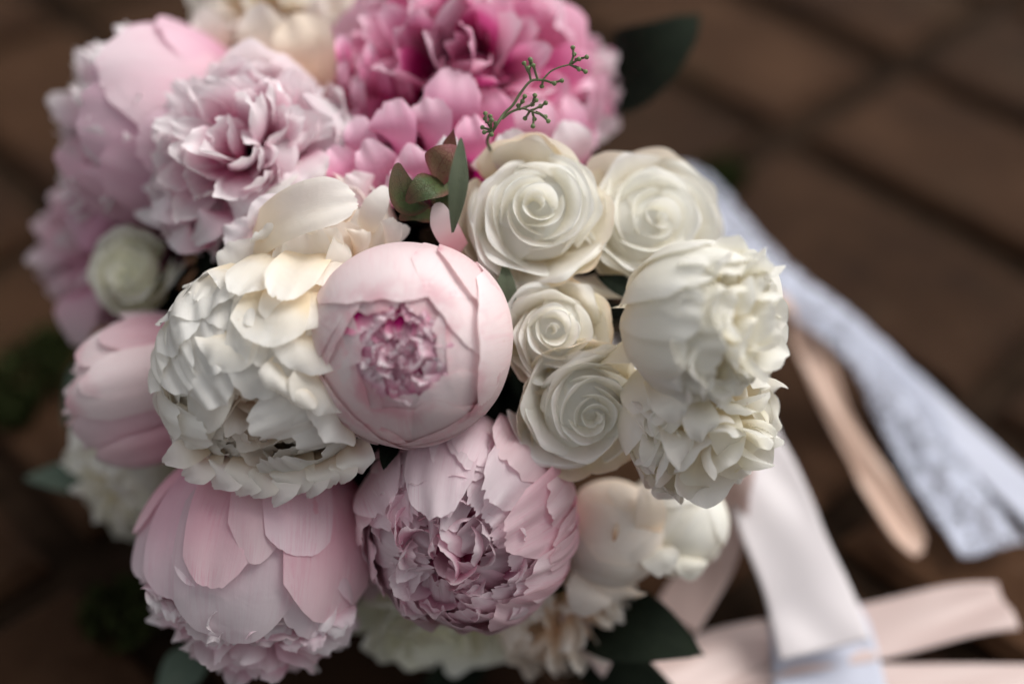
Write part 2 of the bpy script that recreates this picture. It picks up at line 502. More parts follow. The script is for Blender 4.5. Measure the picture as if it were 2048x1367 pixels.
# joints measured in the photograph: two corners of the grid and the two directions
A0 = G(1560, 262); A1 = G(2048, 515)
dirA = unit((A1 - A0)[:2]); dirB = np.array([-dirA[1], dirA[0]])
if dirB[1] < 0: dirB = -dirB
BL, BW, JT = 0.262, 0.150, 0.024
brick_meshes = []
rng = np.random.default_rng(5)
for k in range(6):
    x, y, t, b = BL / 2 - JT / 2, BW / 2 - JT / 2, 0.0, 0.006
    top = [(-x + b, -y + b), (x - b, -y + b), (x - b, y - b), (-x + b, y - b)]
    j = lambda: rng.uniform(-0.002, 0.002)
    vs = [(px_ + j(), py_ + j(), j() * 0.6) for px_, py_ in top]
    mid = [(-x, -y), (x, -y), (x, y), (-x, y)]
    vs += [(px_ + j(), py_ + j(), -0.006) for px_, py_ in mid]
    vs += [(px_, py_, -0.04) for px_, py_ in mid]
    fs = [(0, 1, 2, 3)] + [(i + 4, (i + 1) % 4 + 4, (i + 1) % 4, i) for i in range(4)] + [(i + 8, (i + 1) % 4 + 8, (i + 1) % 4 + 4, i + 4) for i in range(4)]
    bm_ = bpy.data.meshes.new('brick')
    bm_.from_pydata(vs, [], fs)
    bm_.materials.append(BRICK)
    brick_meshes.append(bm_)
rb = random.Random(3)
# a brick corner sits at A0 (just right of it the next brick starts)
for i in range(-9, 10):
    for j in range(-13, 14):
        off = 0.0
        c = A0[:2] + dirA * ((i + 0.5) * BL + off) + dirB * ((j + 0.5) * BW)
        if not (-1.35 < c[0] < 1.35 and 0.0 < c[1] < 2.3): continue
        o = link('brick', brick_meshes[rb.randrange(6)], ground)
        o.location = (c[0] + rb.uniform(-.002, .002), c[1] + rb.uniform(-.002, .002), rb.uniform(-0.003, 0.0005))
        o.rotation_euler = (rb.uniform(-.012, .012), rb.uniform(-.012, .012), math.atan2(dirA[1], dirA[0]) + rb.uniform(-.012, .012) + (math.pi if rb.random() < .5 else 0))

# moss in the joints, soft green clumps
def clump(name, label, centres, n, size, mat, seed):
    r = np.random.default_rng(seed)
    vs, fs = [], []
    for (c, rad) in centres:
        for _ in range(n):
            a, q = r.uniform(0, 2 * math.pi), rad * math.sqrt(r.uniform(0, 1))
            b = np.array([c[0] + q * math.cos(a), c[1] + q * math.sin(a), r.uniform(0, 0.004)])
            t = r.uniform(0, 2 * math.pi)
            d = np.array([math.cos(t), math.sin(t), 0])
            s = size * r.uniform(.5, 1.2)
            tipp = b + np.array([r.uniform(-1, 1), r.uniform(-1, 1), 1.6]) * s
            k = len(vs)
            vs += [tuple(b - d * s * .3), tuple(b + d * s * .3), tuple((b + tipp) / 2 + d * s * .45), tuple(tipp), tuple((b + tipp) / 2 - d * s * .45)]
            fs.append((k, k + 1, k + 2, k + 3, k + 4))
    me = bpy.data.meshes.new(name)
    me.from_pydata(vs, [], fs)
    me.materials.append(mat)
    o = link(name, me)
    return tag(o, label, 'moss', kind='stuff')
MOSS = simple_mat('moss_green', (0.03, 0.038, 0.012), 0.9, (0.045, 0.055, 0.02), 60)
clump('moss', 'patch of green moss on the bricks left of the bouquet', [(G(60, 760), .028), (G(110, 700), .018), (G(30, 830), .014)], 300, .005, MOSS, 1)
clump('moss', 'small green moss tuft beside the pale blue ribbon at the brick joint', [(G(1440, 365), .018)], 300, .006, MOSS, 2)
clump('moss', 'dark moss under the lower left pink peony', [(G(250, 1235), .022)], 300, .005, MOSS, 3)

# ------------------------------------------------------------------ flowers
PG = 'pink and lilac peonies of the bouquet'
WG = 'white and cream peonies of the bouquet'
RG = 'ivory roses of the bouquet'
dg = math.radians

def cup_layers(root, rng, R, layers):
    for L in layers:
        L = dict(L)
        n = L.pop('n'); mat = M[L.pop('mat')]; rr = L.pop('R'); t1 = L.pop('th1'); W = L.pop('W')
        ph0 = L.pop('ph', rng.uniform(0, 360)); th0 = L.pop('th0', 165); jit = L.pop('jit', 1.0); cur = L.pop('curl', 0.0)
        for i in range(n):
            ph = dg(ph0 + 360 * i / n + rng.uniform(-14, 14) * jit)
            shell(root, mat, rng, ph, R * rr * rng.uniform(0.985, 1.015), th0, t1 + rng.uniform(-7, 7) * jit, W * rng.uniform(.88, 1.12),
                  curl=cur * rng.uniform(.4, 1.5), twist=rng.uniform(-25, 25) * jit, **L)

def tufts(root, rng, R, n, mat, tmax=50, r0=0.15, r1=0.9, W=0.16, zoff=0.0, ruffle=0.25, bend=0.35, cup=1.0, tmin=0, face='mix', notch=0.04, center=(0, 0)):
    """loose inner petals fanning out of the heart of the flower"""
    for i in range(n):
        t = dg(tmin + (tmax - tmin) * math.sqrt((i + .5) / n) + rng.uniform(-5, 5))
        ph = i * 2.39996 + rng.uniform(-.3, .3)
        d = np.array([math.sin(t) * math.cos(ph), math.sin(t) * math.sin(ph), math.cos(t)])
        rad = np.array([math.cos(ph), math.sin(ph), 0])
        tan = np.array([-math.sin(ph), math.cos(ph), 0])
        L1 = R * r1 * rng.uniform(.88, 1.08)
        b = d * R * r0 + np.array([center[0], center[1], zoff]) * R
        tip = d * L1 + np.array([center[0], center[1], zoff]) * R
        midp = (b + tip) / 2 + rad * R * bend * rng.uniform(0.2, 1) * math.sin(t + .3)
        tip = tip + tan * R * rng.uniform(-.12, .12)
        nr = -(rad + d * .0) + tan * rng.uniform(-1, 1) * (0.9 if face == 'mix' else 0.3) + np.array([0, 0, 0.25])
        free(root, M[mat] if isinstance(mat, str) else M[mat[rng.integers(len(mat))]], rng, [b, midp, tip], R * W * rng.uniform(.7, 1.3), nr, cup=cup * rng.uniform(.5, 1.3), ruffle=ruffle,
             notch=notch, tipround=.4, lump=.06, twist=rng.uniform(-50, 50), tipcurl=rng.uniform(-.3, .4), nu=16, nv=11)

def rose(label, px, py, d, rpx, axis, seed, N=20, roll=0.0, mat='rose', guard='guard', zf=1.0, gexp=.8, ecc=.03):
    R = rpx / FPX * d
    rng = np.random.default_rng(seed)
    root = flower_root('rose', P(px, py, d), V(*axis), label, 'rose', RG, roll)
    nu, nv = 30, 22
    sgn = 1 if seed % 2 else -1
    u = np.linspace(-1, 1, nu)[None, :].repeat(nv, 0)
    v = np.linspace(0, 1, nv)[:, None].repeat(nu, 1)
    for k in range(N):
        t = (k + .5) / N
        ph = k * 2.39996 * sgn + rng.uniform(-.6, .6)
        rk = R * (0.04 + 0.93 * t ** gexp) * rng.uniform(.93, 1.06)
        half = (1.9 - 1.0 * t ** .6) * rng.uniform(.8, 1.15)
        zr = R * (0.34 - 0.42 * t ** 1.8) + R * rng.uniform(-.05, .04)
        depth = R * (.42 + .30 * t)
        rb = max(.012 * R, rk - R * (.16 + .30 * t))
        rr = R * (0.004 + 0.062 * max(0, t - .25) ** .8) * rng.uniform(.5, 1.5)
        roll_max = (0.15 + 2.5 * max(0, t - .2)) * rng.uniform(.7, 1.2)
        n2 = waves2(rng, 5, 1.0, 3.2)
        n1 = waves(rng, 4, 3, 8)
        pk = rng.uniform(-.35, .35)
        uc = np.clip(np.abs(u - pk), 0, 1.2)
        a = np.clip(v / .76, 0, 1)
        bnd = np.clip((v - .76) / .24, 0, 1) * roll_max * (0.30 + 1.0 * np.clip(uc * 1.4, 0, 1) ** 1.3) * (1 + .2 * n1(u))
        rho = rb + (rk - rb) * a ** (.75 + .2 * t)
        drop = R * (0.12 + .34 * t) * np.abs(u) ** 2.5 - R * .11 * np.exp(-(uc / .22) ** 2) * t
        z = zr - depth + (depth - drop) * a ** 1.05
        rho = rho + rr * (1 - np.cos(bnd)) * 1.2 + rk * .14 * u * sgn * (.4 + .6 * a) + R * .10 * n2(u, v) * a * (0.25 + t)
        z = z + rr * np.sin(bnd) - rr * .5 * np.clip(bnd - 1.2, 0, 3) + R * .09 * n2(v * 2, u) * t * a
        rho = rho + R * .13 * t ** 1.5 * np.exp(-(uc / .24) ** 2) * np.clip((v - .6) / .4, 0, 1)
        rho = np.maximum(rho, .004 * R)
        ang = ph + u * half * (0.6 + .4 * a)
        ox, oy = (rng.uniform(-1, 1, 2) * ecc + np.array([math.cos(seed), math.sin(seed)]) * ecc * 2.2) * R * (1 - t)
        p = np.stack([rho * np.cos(ang) + ox, rho * np.sin(ang) + oy, z * zf], -1)
        link('petal', mesh_from_grid('petal', p, (u + 1) / 2, v, M[mat]), root)
    for k in range(5):
        shell(root, M[mat], rng, dg(72 * k), R * .62, 160, -8, .66, zs=.36, zoff=-.30, nu=14, nv=14)
    for k in range(6 if guard else 0):
        shell(root, M[guard], rng, dg(60 * k + rng.uniform(-20, 20)), R * .97, 160, 82 + rng.uniform(-8, 14), .62, curl=.08, ruffle=.04, lump=.03, zs=.75, zoff=-.08, tipround=.3, crease=.02)
    return root

# 1 --- central blush bud, tight shells round a ruffled magenta heart
rng = np.random.default_rng(11)
c1 = flower_root('peony', P(815, 688, .583), V(.0, -.10, 1), 'large round blush pink peony bud with magenta ruffled heart, centre of the bouquet', 'peony', PG)
R = 203 / FPX * .583
C1, R1 = (815, 688), 203
for (tip, W, rr, kw) in [((815, 790), .5, .945, dict(notch=.03)), ((735, 700), .45, .95, dict(notch=.03)), ((885, 690), .45, .95, dict(notch=.03)), ((785, 622), .45, .955, dict(notch=.03)), ((850, 628), .4, .95, dict(notch=.03)), ((755, 770), .4, .955, dict(notch=.03)), ((872, 770), .45, .96, dict(notch=.03)),
                         ((730, 740), .70, .972, dict(curl=-.02)), ((905, 700), .78, .975, dict(curl=-.03)), ((820, 812), .80, .978, {}), ((770, 850), .50, .993, dict(tipround=.5)), ((715, 650), .80, .988, {}), ((900, 640), .75, .990, {}),
                         ((860, 800), .42, .988, dict(tipround=.45)), ((810, 603), .98, 1.004, dict(curl=-.01, notch=.04, tippow=3.5, tipround=.12, ruffle=.02)), ((945, 600), .60, 1.03, dict(curl=.015)), ((955, 700), .75, 1.045, dict(curl=.0, lump=.014)), ((700, 640), .75, 1.006, {}),
                         ((700, 800), .70, 1.010, {}), ((900, 845), .72, 1.016, {}), ((740, 860), .52, 1.018, {}), ((960, 790), .50, 1.026, {}), ((640, 800), .35, 1.03, dict(notch=.02)), ((690, 870), .35, 1.03, dict(notch=.02)), ((990, 610), .42, 1.06, dict(lump=.015)), ((860, 880), .55, 1.024, {})]:
    kk = dict(lump=.009, spiral=.010, notch=.012, tipround=.13, curl=-.005, nu=36, nv=28, rfreq=6, ruffle=.010)
    kk.update(kw)
    tip_shell(c1, C1, R1, tip, 'blush', rng, R, W, rr, **kk)
cup_layers(c1, rng, R, [
    dict(n=8, mat='blush_in', R=.925, th1=24, W=.34, ruffle=.05, notch=.06, curl=-.02, lump=.010, spiral=.02, th0=75, nu=26, nv=30),
    dict(n=9, mat='blush_in', R=.905, th1=20, W=.27, ruffle=.07, notch=.07, curl=.0, lump=.010, spiral=.02, th0=75, nu=26, nv=30),
    dict(n=8, mat='blush_in', R=.885, th1=15, W=.23, ruffle=.09, notch=.07, curl=.02, lump=.010, spiral=.02, th0=75, nu=26, nv=30),
    dict(n=7, mat='blush_in', R=.86, th1=10, W=.20, ruffle=.11, notch=.07, curl=.03, lump=.010, spiral=.02, th0=75, nu=24, nv=30),
    dict(n=5, mat='blush_in', R=.84, th1=4, W=.16, ruffle=.12, notch=.07, curl=.04, lump=.010, spiral=.02, th0=75, nu=24, nv=30),
    dict(n=5, mat='blush_in', R=.80, th1=-12, W=.2, ruffle=.10, notch=.05, curl=.04, lump=.010, spiral=.02, th0=75, nu=24, nv=30),
])
tufts(c1, rng, R, 30, 'blush_heart', tmax=25, r0=.70, r1=.97, W=.12, ruffle=.35, cup=.8, bend=.05)

# 2 --- white ruffled peony left of it
rng = np.random.default_rng(21)
c2 = flower_root('peony', P(535, 745, .60), V(-.02, -.50, .86), 'creamy white open peony with crumpled petals, left of the round blush bud', 'peony', WG)
R = 212 / FPX * .60
C, r_ = (535, 745), 212
cup_layers(c2, rng, R, [
    dict(n=8, mat='white', R=.93, th1=60, W=.55, ruffle=.05, notch=.04, lump=.04, curl=.02, nu=30, nv=20, wave=.008),
    dict(n=9, mat='white', R=.90, th1=48, W=.42, ruffle=.06, notch=.03, lump=.04, curl=.03, wave=.012, nu=26, nv=18),
    dict(n=9, mat='white', R=.86, th1=37, W=.36, ruffle=.08, notch=.05, lump=.04, curl=.04, wave=.012, nu=24, nv=16),
    dict(n=8, mat='white', R=.80, th1=27, W=.32, ruffle=.10, notch=.05, lump=.05, curl=.04, wave=.014),
    dict(n=7, mat='cream', R=.72, th1=18, W=.30, ruffle=.12, notch=.05, lump=.05, curl=.04),
])
tufts(c2, rng, R, 34, 'cream', tmax=34, r0=.4, r1=.86, W=.2, ruffle=.25)
for (tip, W, rr, kw) in [((560, 730), .40, .99, {}), ((480, 740), .34, .98, {}), ((455, 860), .26, .99, {}), ((535, 850), .34, .97, {}), ((610, 850), .40, .98, {}), ((520, 660), .5, 1.0, {}),
                         ((430, 770), .28, 1.02, dict(wave=.03)), ((410, 700), .34, 1.04, dict(wave=.03)), ((400, 840), .26, 1.03, dict(wave=.025)), ((450, 640), .40, 1.05, dict(wave=.03)), ((370, 760), .30, 1.05, dict(wave=.03)),
                         ((375, 640), .30, 1.07, dict(wave=.03)), ((440, 570), .36, 1.07, dict(wave=.02)), ((350, 860), .26, 1.06, dict(wave=.02)),
                         ((545, 790), .36, .985, {}), ((490, 800), .32, .99, {}), ((595, 775), .3, 1.0, {}),
                         ((470, 930), .34, .99, dict(curl=.03)), ((560, 900), .30, 1.01, dict(curl=.02)), ((640, 905), .36, 1.0, dict(curl=.03)), ((690, 850), .4, 1.03, dict(curl=.0, wave=.004))]:
    tip_shell(c2, C, r_, tip, 'white', rng, R, W, rr, **dict(dict(ruffle=.06, notch=.022, lump=.03, wave=.014, curl=.02, tippow=3.0, tipround=.14, rfreq=7), **kw))
for (a, b, wd, pt) in [((600, 905), (545, 1012), 30, .55), ((560, 915), (500, 990), 36, .4), ((480, 905), (425, 968), 44, .2), ((650, 900), (615, 995), 28, .5), ((700, 880), (715, 945), 40, .2), ((590, 900), (575, 985), 46, .1), ((420, 880), (322, 922), 30, .5),
                       ((430, 900), (365, 950), 40, .3), ((510, 900), (470, 985), 44, .1), ((640, 900), (655, 975), 40, .2), ((690, 890), (680, 965), 30, .4)]:
    wfree(c2, M['white'], rng, [(a[0], a[1], .60), ((a[0] + b[0]) / 2 + 5, (a[1] + b[1]) / 2 + 6, .568), (b[0], b[1], .584)], wd, (rng.uniform(-.2, .2), .1, 1), cup=-.15, ruffle=.12, notch=.04, pointed=pt, nu=30, nv=20, lump=.10, base=.8)
# crumpled tissue-like petals over its left shoulder and crown
for (a, c, wd, n_) in [((470, 560), (395, 640), 46, (-.5, .3, 1)), ((440, 620), (370, 700), 44, (-.6, .1, 1)), ((430, 690), (372, 775), 42, (-.6, 0, 1)), ((440, 750), (385, 845), 42, (-.5, -.1, 1)), ((420, 800), (360, 880), 34, (-.5, -.2, 1)),
                       ((520, 530), (450, 590), 52, (-.2, .5, 1)), ((480, 640), (430, 730), 46, (-.4, .2, 1)), ((560, 580), (520, 690), 50, (0, .3, 1)), ((600, 560), (585, 660), 48, (.1, .3, 1)),
                       ((630, 650), (600, 745), 46, (.3, 0, 1)), ((600, 740), (560, 800), 44, (.2, 0, 1)), ((660, 740), (620, 820), 44, (.4, -.1, 1)), ((700, 800), (640, 860), 48, (.3, -.3, 1))]:
    q = math.hypot((c[0] + a[0]) / 2 - 535, (c[1] + a[1]) / 2 - 745) / 212
    z0 = .60 - .0447 * math.sqrt(max(.05, 1 - q * q))
    q1 = math.hypot(c[0] - 535, c[1] - 745) / 212
    z1 = .60 - .0447 * math.sqrt(max(.05, 1 - q1 * q1))
    wfree(c2, M['white'], rng, [(a[0], a[1], z0 + .008), ((a[0] + c[0]) / 2, (a[1] + c[1]) / 2, z0 - .008), (c[0], c[1], z1 - .004)], wd * 1.55, n_, cup=-.45, ruffle=.13, lump=.13, notch=.02, nu=34, nv=24, base=.8, tipcurl=rng.uniform(-.3, .3), twist=rng.uniform(-15, 15), rfreq=7)

# 2b --- white peony with broad loose petals above it
rng = np.random.default_rng(25)
c2b = flower_root('peony', P(655, 470, .625), V(0, .25, 1), 'pale cream peony with broad loose petals, tucked above the round blush bud', 'peony', WG)
R = 135 / FPX * .625
cup_layers(c2b, rng, R, [dict(n=6, mat='white', R=1.0, th1=62, W=.6, ruffle=.06, notch=.02, curl=.10), dict(n=6, mat='cream', R=.86, th1=45, W=.5, ruffle=.10, notch=.02, curl=.05),
                         dict(n=5, mat='cream', R=.7, th1=30, W=.42, ruffle=.12)])
tufts(c2b, rng, R, 16, 'cream', tmax=50, r0=.1, r1=.8, W=.26, ruffle=.2)
C, r_ = (640, 470), 150
for (tip, W, rr, mt, kw) in [((600, 520), .5, .98, 'cream', {}), ((700, 500), .5, .98, 'cream', {}), ((570, 400), .62, 1.04, 'white', dict(ruffle=.02)), ((650, 450), .45, 1.0, 'cream', {}), ((750, 440), .4, 1.04, 'cream', {}), ((500, 520), .55, 1.04, 'white', {})]:
    tip_shell(c2b, C, r_, tip, mt, rng, R, W, rr, **dict(dict(ruffle=.05, curl=.06, notch=.02, lump=.03), **kw))
wfree(c2b, M['white'], rng, [(505, 480, .60), (590, 395, .570), (715, 400, .584)], 56, (-.1, .4, 1), cup=-.35, ruffle=.16, lump=.20, nu=40, nv=32, tipround=.22, notch=.025, base=.95)
for (a, c, wd, mt) in [((560, 520), (520, 450), 40, 'white'), ((640, 520), (655, 450), 40, 'white'), ((700, 520), (720, 450), 36, 'cream'), ((600, 560), (570, 490), 44, 'white'), ((760, 500), (790, 440), 30, 'cream'), ((670, 440), (690, 380), 34, 'cream')]:
    wfree(c2b, M[mt], rng, [(a[0], a[1], .612), ((a[0] + c[0]) / 2, (a[1] + c[1]) / 2, .582), (c[0], c[1], .590)], wd, (rng.uniform(-.4, .4), .3, 1), cup=rng.uniform(-.6, .5), ruffle=.24, lump=.18, notch=.03, nu=30, nv=22, base=.8, tipcurl=rng.uniform(-.4, .6))
wfree(c2b, M['white'], rng, [(620, 620, .605), (615, 530, .585), (610, 440, .59)], 56, (.1, .2, 1), cup=.7, ruffle=.16, nu=30, nv=22, lump=.08, base=.6, notch=.02)
wfree(c2b, M['white'], rng, [(625, 600, .60), (680, 540, .575), (690, 460, .592)], 30, (.7, .1, 1), cup=.5, ruffle=.12, nu=26, nv=20, tipcurl=.8, base=.5)
wfree(c2b, M['white'], rng, [(720, 480, .61), (740, 430, .585), (772, 372, .60)], 26, (.2, .4, 1), cup=-.6, nu=24, nv=18, base=.7, ruffle=.05)
wfree(c2b, M['white'], rng, [(690, 500, .61), (755, 480, .588), (815, 452, .60)], 34, (.1, .6, 1), cup=-.7, nu=26, nv=20, ruffle=.10, base=.8)
wfree(c2b, M['white'], rng, [(570, 570, .615), (500, 540, .585), (450, 490, .60)], 60, (-.2, .4, 1), cup=-.5, ruffle=.10, lump=.10, nu=30, nv=22, notch=.02, base=.7)

# loose petals that carry the white bloom up into this one
for (a, m, c, wd, n_) in [((565, 500, .600), (520, 530, .572), (470, 590, .562), 56, (-.2, .4, 1)), ((630, 500, .596), (590, 530, .564), (555, 600, .556), 54, (0, .4, 1)), ((650, 560, .595), (635, 600, .568), (600, 670, .562), 46, (.2, .2, 1)),
                          ((500, 520, .605), (440, 550, .578), (400, 610, .572), 44, (-.4, .4, 1)), ((660, 500, .600), (650, 520, .580), (640, 575, .572), 38, (.1, .4, 1))]:
    wfree(c2b, M['white'], rng, [a, m, c], wd, n_, cup=-.25, ruffle=.14, lump=.14, notch=.02, nu=38, nv=28, base=.9, tipcurl=-.1, rfreq=7)

# 3 --- pale pink ruffled peony, upper left of centre
rng = np.random.default_rng(31)
c3 = flower_root('peony', P(505, 325, .65), V(-.18, .25, 1), 'pale pink peony with dense frilly petals, above the white open peony', 'peony', PG)
R = 205 / FPX * .65
cup_layers(c3, rng, R, [dict(n=7, mat='pale', R=1.0, th1=80, W=.5, ruffle=.08, notch=.03, curl=.1), dict(n=8, mat='pale', R=.92, th1=66, W=.4, ruffle=.10, notch=.04, curl=.1)])
tufts(c3, rng, R, 26, 'pale', tmin=60, tmax=95, r0=.35, r1=1.02, W=.24, ruffle=.3, bend=-.05, face='in', notch=.05)
tufts(c3, rng, R, 60, 'pale', tmax=66, r0=.3, r1=1.0, W=.22, ruffle=.3, face='in', notch=.05)
for (a, b, c, wd) in [((560, 470, .63), (545, 430, .59), (510, 400, .60), 48), ((590, 420, .63), (600, 390, .595), (580, 345, .615), 44), ((540, 500, .625), (500, 480, .59), (455, 450, .61), 46),
                      ((530, 330, .64), (490, 380, .60), (470, 440, .62), 60), ((600, 300, .65), (600, 330, .60), (640, 370, .61), 52), ((520, 380, .64), (560, 330, .6), (560, 270, .63), 44),
                      ((470, 420, .64), (420, 430, .60), (385, 480, .63), 40), ((430, 470, .65), (380, 480, .62), (340, 470, .64), 36), ((410, 430, .65), (350, 410, .62), (300, 420, .64), 34),
                      ((420, 400, .66), (340, 390, .63), (285, 365, .66), 22), ((430, 460, .66), (350, 440, .63), (270, 425, .66), 24)]:
    wfree(c3, M['pale'], rng, [a, b, c], wd, (-.1, .3, 1), cup=-.35, ruffle=.15, notch=.04, nu=26, nv=18)
wfree(c3, M['pale'], rng, [(600, 300, .66), (640, 210, .60), (690, 220, .66)], 66, (.3, .4, 1), cup=-.6, lump=.05, nu=26, nv=18)

# 4 --- big lilac pink peony, upper left
rng = np.random.default_rng(41)
c4 = flower_root('peony', P(300, 270, .70), V(-.85, .15, .55), 'large lilac pink peony with smooth domed petals at upper left of the bouquet', 'peony', PG)
R = 200 / FPX * .70
C, r_ = (300, 260), 200
cup_layers(c4, rng, R, [dict(n=9, mat='lilac', R=.96, th1=70, W=.38, ruffle=.08, notch=.04, curl=.08), dict(n=10, mat='pale', R=.92, th1=55, W=.28, ruffle=.12, notch=.05, curl=.1), dict(n=10, mat='pale', R=.88, th1=40, W=.26, ruffle=.12, notch=.05, curl=.1)])
tufts(c4, rng, R, 50, 'pale', tmin=20, tmax=75, r0=.5, r1=1.05, W=.16, ruffle=.35, notch=.06, face='in')
for (tip, W, rr, mt, kw) in [((165, 400), .32, 1.0, 'mauve', {}), ((160, 310), .30, 1.0, 'mauve', {}), ((225, 290), .26, 1.02, 'lilac', {}), ((200, 350), .34, 1.03, 'mauve', {}), ((240, 190), .40, 1.03, 'mauve', {}), ((225, 250), .50, 1.06, 'mauve', {}),
                             ((290, 110), .36, 1.06, 'mauve', {}), ((262, 330), .36, 1.08, 'mauve', {}), ((330, 290), .34, 1.12, 'mauve', dict(curl=.1)), ((262, 180), .56, 1.11, 'lilac', {}), ((340, 100), .44, 1.13, 'mauve', {})]:
    tip_shell(c4, C, r_, tip, mt, rng, R, W, rr, **dict(dict(ruffle=.03, lump=.02, curl=.04, notch=.02), **kw))

# 4b --- mauve peony at the left edge
rng = np.random.default_rng(45)
c4b = flower_root('peony', P(215, 500, .745), V(-.8, .0, .8), 'shadowed mauve peony at the far left edge, half hidden behind the greenish rose', 'peony', PG)
R = 150 / FPX * .745
cup_layers(c4b, rng, R, [dict(n=6, mat='mauve', R=1.0, th1=60, W=.7, ruffle=.06, notch=.03), dict(n=7, mat='lilac', R=.9, th1=48, W=.5, ruffle=.12, notch=.05, curl=.08)])
tufts(c4b, rng, R, 30, 'lilac', tmin=10, tmax=90, r0=.3, r1=1.02, W=.24, ruffle=.3, face='in')
wfree(c4b, M['mauve'], rng, [(280, 470, .70), (200, 440, .66), (130, 400, .70)], 75, (-.3, -.1, 1), cup=-.8, nu=26, nv=18, base=.6)
wfree(c4b, M['lilac'], rng, [(190, 560, .72), (140, 600, .69), (150, 690, .71)], 50, (-.3, -.1, 1), cup=-.6, nu=26, nv=18, ruffle=.1)

# 5 --- white and peach peony at the top
rng = np.random.default_rng(51)
c5 = flower_root('peony', P(575, 40, .74), V(-.1, .7, .8), 'white peony with one peach stained petal, cut off by the top edge', 'peony', WG)
R = 175 / FPX * .74
cup_layers(c5, rng, R, [dict(n=9, mat='white', R=.95, th1=70, W=.4, ruffle=.10, curl=.10), dict(n=9, mat='cream', R=.9, th1=52, W=.36, ruffle=.12, curl=.1)])
tufts(c5, rng, R, 56, ['white', 'white', 'cream'], tmax=95, r0=.4, r1=1.02, W=.26, ruffle=.3, face='in')
wfree(c5, M['peach'], rng, [(615, 190, .70), (620, 120, .64), (590, 30, .67)], 64, (0, .2, 1), cup=-.6, nu=30, nv=24, base=.85, ruffle=.10, lump=.10, tipround=.2)
wfree(c5, M['cream'], rng, [(540, 150, .70), (520, 90, .65), (505, 10, .675)], 52, (-.3, .2, 1), cup=-.5, nu=28, nv=22, base=.8, ruffle=.14, lump=.1)
wfree(c5, M['cream'], rng, [(450, 110, .71), (420, 60, .68), (395, 20, .70)], 34, (-.2, .3, 1), cup=-.5, nu=22, nv=16, ruffle=.15)

# 6 --- hot pink peony, top
rng = np.random.default_rng(61)
c6 = flower_root('peony', P(930, 190, .685), V(.05, .30, 1), 'hot pink peony with deep magenta folds at the top of the bouquet', 'peony', PG)
R = 262 / FPX * .685
cup_layers(c6, rng, R, [dict(n=8, mat='hot', R=1.0, th1=78, W=.5, ruffle=.08, notch=.03, curl=.08), dict(n=8, mat='hot', R=.92, th1=60, W=.42, ruffle=.12, notch=.04, curl=.04)])
tufts(c6, rng, R, 36, 'hot', tmin=45, tmax=92, r0=.4, r1=1.0, W=.19, ruffle=.3, face='in', notch=.04)
tufts(c6, rng, R, 34, ['hot', 'hot', 'hot_deep'], tmax=46, r0=.3, r1=.92, W=.22, ruffle=.25, face='in', notch=.03)
# signature folds
wfree(c6, M['hot_deep'], rng, [(1010, 290, .70), (1020, 170, .64), (960, 95, .64), (850, 190, .65)], 50, (0, .5, 1), cup=-.9, nu=34, nv=28, base=.7)
wfree(c6, M['hot_deep'], rng, [(1000, 300, .69), (960, 200, .665), (930, 110, .655)], 80, (0, -.3, 1), cup=1.0, nu=30, nv=22, base=.7)
for (a, b, c, wd, mt) in [((900, 320, .655), (895, 230, .605), (912, 150, .635), 60, 'hot'), ((850, 330, .65), (860, 260, .605), (858, 205, .625), 50, 'hot'), ((800, 340, .65), (780, 270, .60), (785, 212, .625), 52, 'hot'),
                      ((1000, 330, .665), (985, 250, .615), (975, 185, .64), 46, 'hot'), ((1060, 340, .665), (1070, 260, .615), (1050, 190, .65), 54, 'hot'), ((1120, 330, .67), (1140, 260, .63), (1120, 200, .66), 46, 'hot'),
                      ((740, 350, .65), (720, 290, .61), (715, 240, .63), 34, 'hot'), ((950, 360, .65), (950, 300, .605), (940, 240, .625), 40, 'hot'), ((1050, 370, .65), (1040, 320, .61), (1010, 270, .62), 46, 'pale'), ((1150, 360, .66), (1160, 300, .63), (1130, 250, .64), 44, 'pale')]:
    wfree(c6, M[mt], rng, [a, b, c], wd, (rng.uniform(-.3, .2), .25, 1), cup=-.35, ruffle=.13, notch=.03, lump=.08, nu=32, nv=24, base=.75, tipround=.22, tipcurl=-.25)
for (a, b, c, wd, mt) in [((790, 400, .64), (760, 350, .605), (735, 290, .62), 46, 'hot'), ((850, 390, .64), (830, 350, .60), (820, 300, .615), 44, 'hot'), ((730, 400, .64), (700, 350, .61), (665, 300, .625), 40, 'hot'),
                      ((900, 380, .64), (890, 330, .60), (900, 280, .615), 38, 'pale'), ((760, 410, .635), (740, 385, .605), (700, 355, .615), 36, 'pale'), ((830, 410, .635), (800, 385, .60), (790, 350, .61), 36, 'hot')]:
    wfree(c6, M[mt], rng, [a, b, c], wd, (-.1, .3, 1), cup=-.3, ruffle=.22, notch=.04, lump=.1, nu=28, nv=20, base=.6, tipcurl=-.3)
for q in range(9):
    x = 700 + rng.uniform(-25, 110)
    y = 120 + rng.uniform(-60, 90)
    wfree(c6, M['hot'], rng, [(x + 20, y + 70, .67), (x, y + 20, .64), (x + rng.uniform(-10, 10), y - 30, .655)], rng.uniform(14, 24), (-.2, .3, 1), cup=1.2, nu=18, nv=14, ruffle=.1, notch=.05)

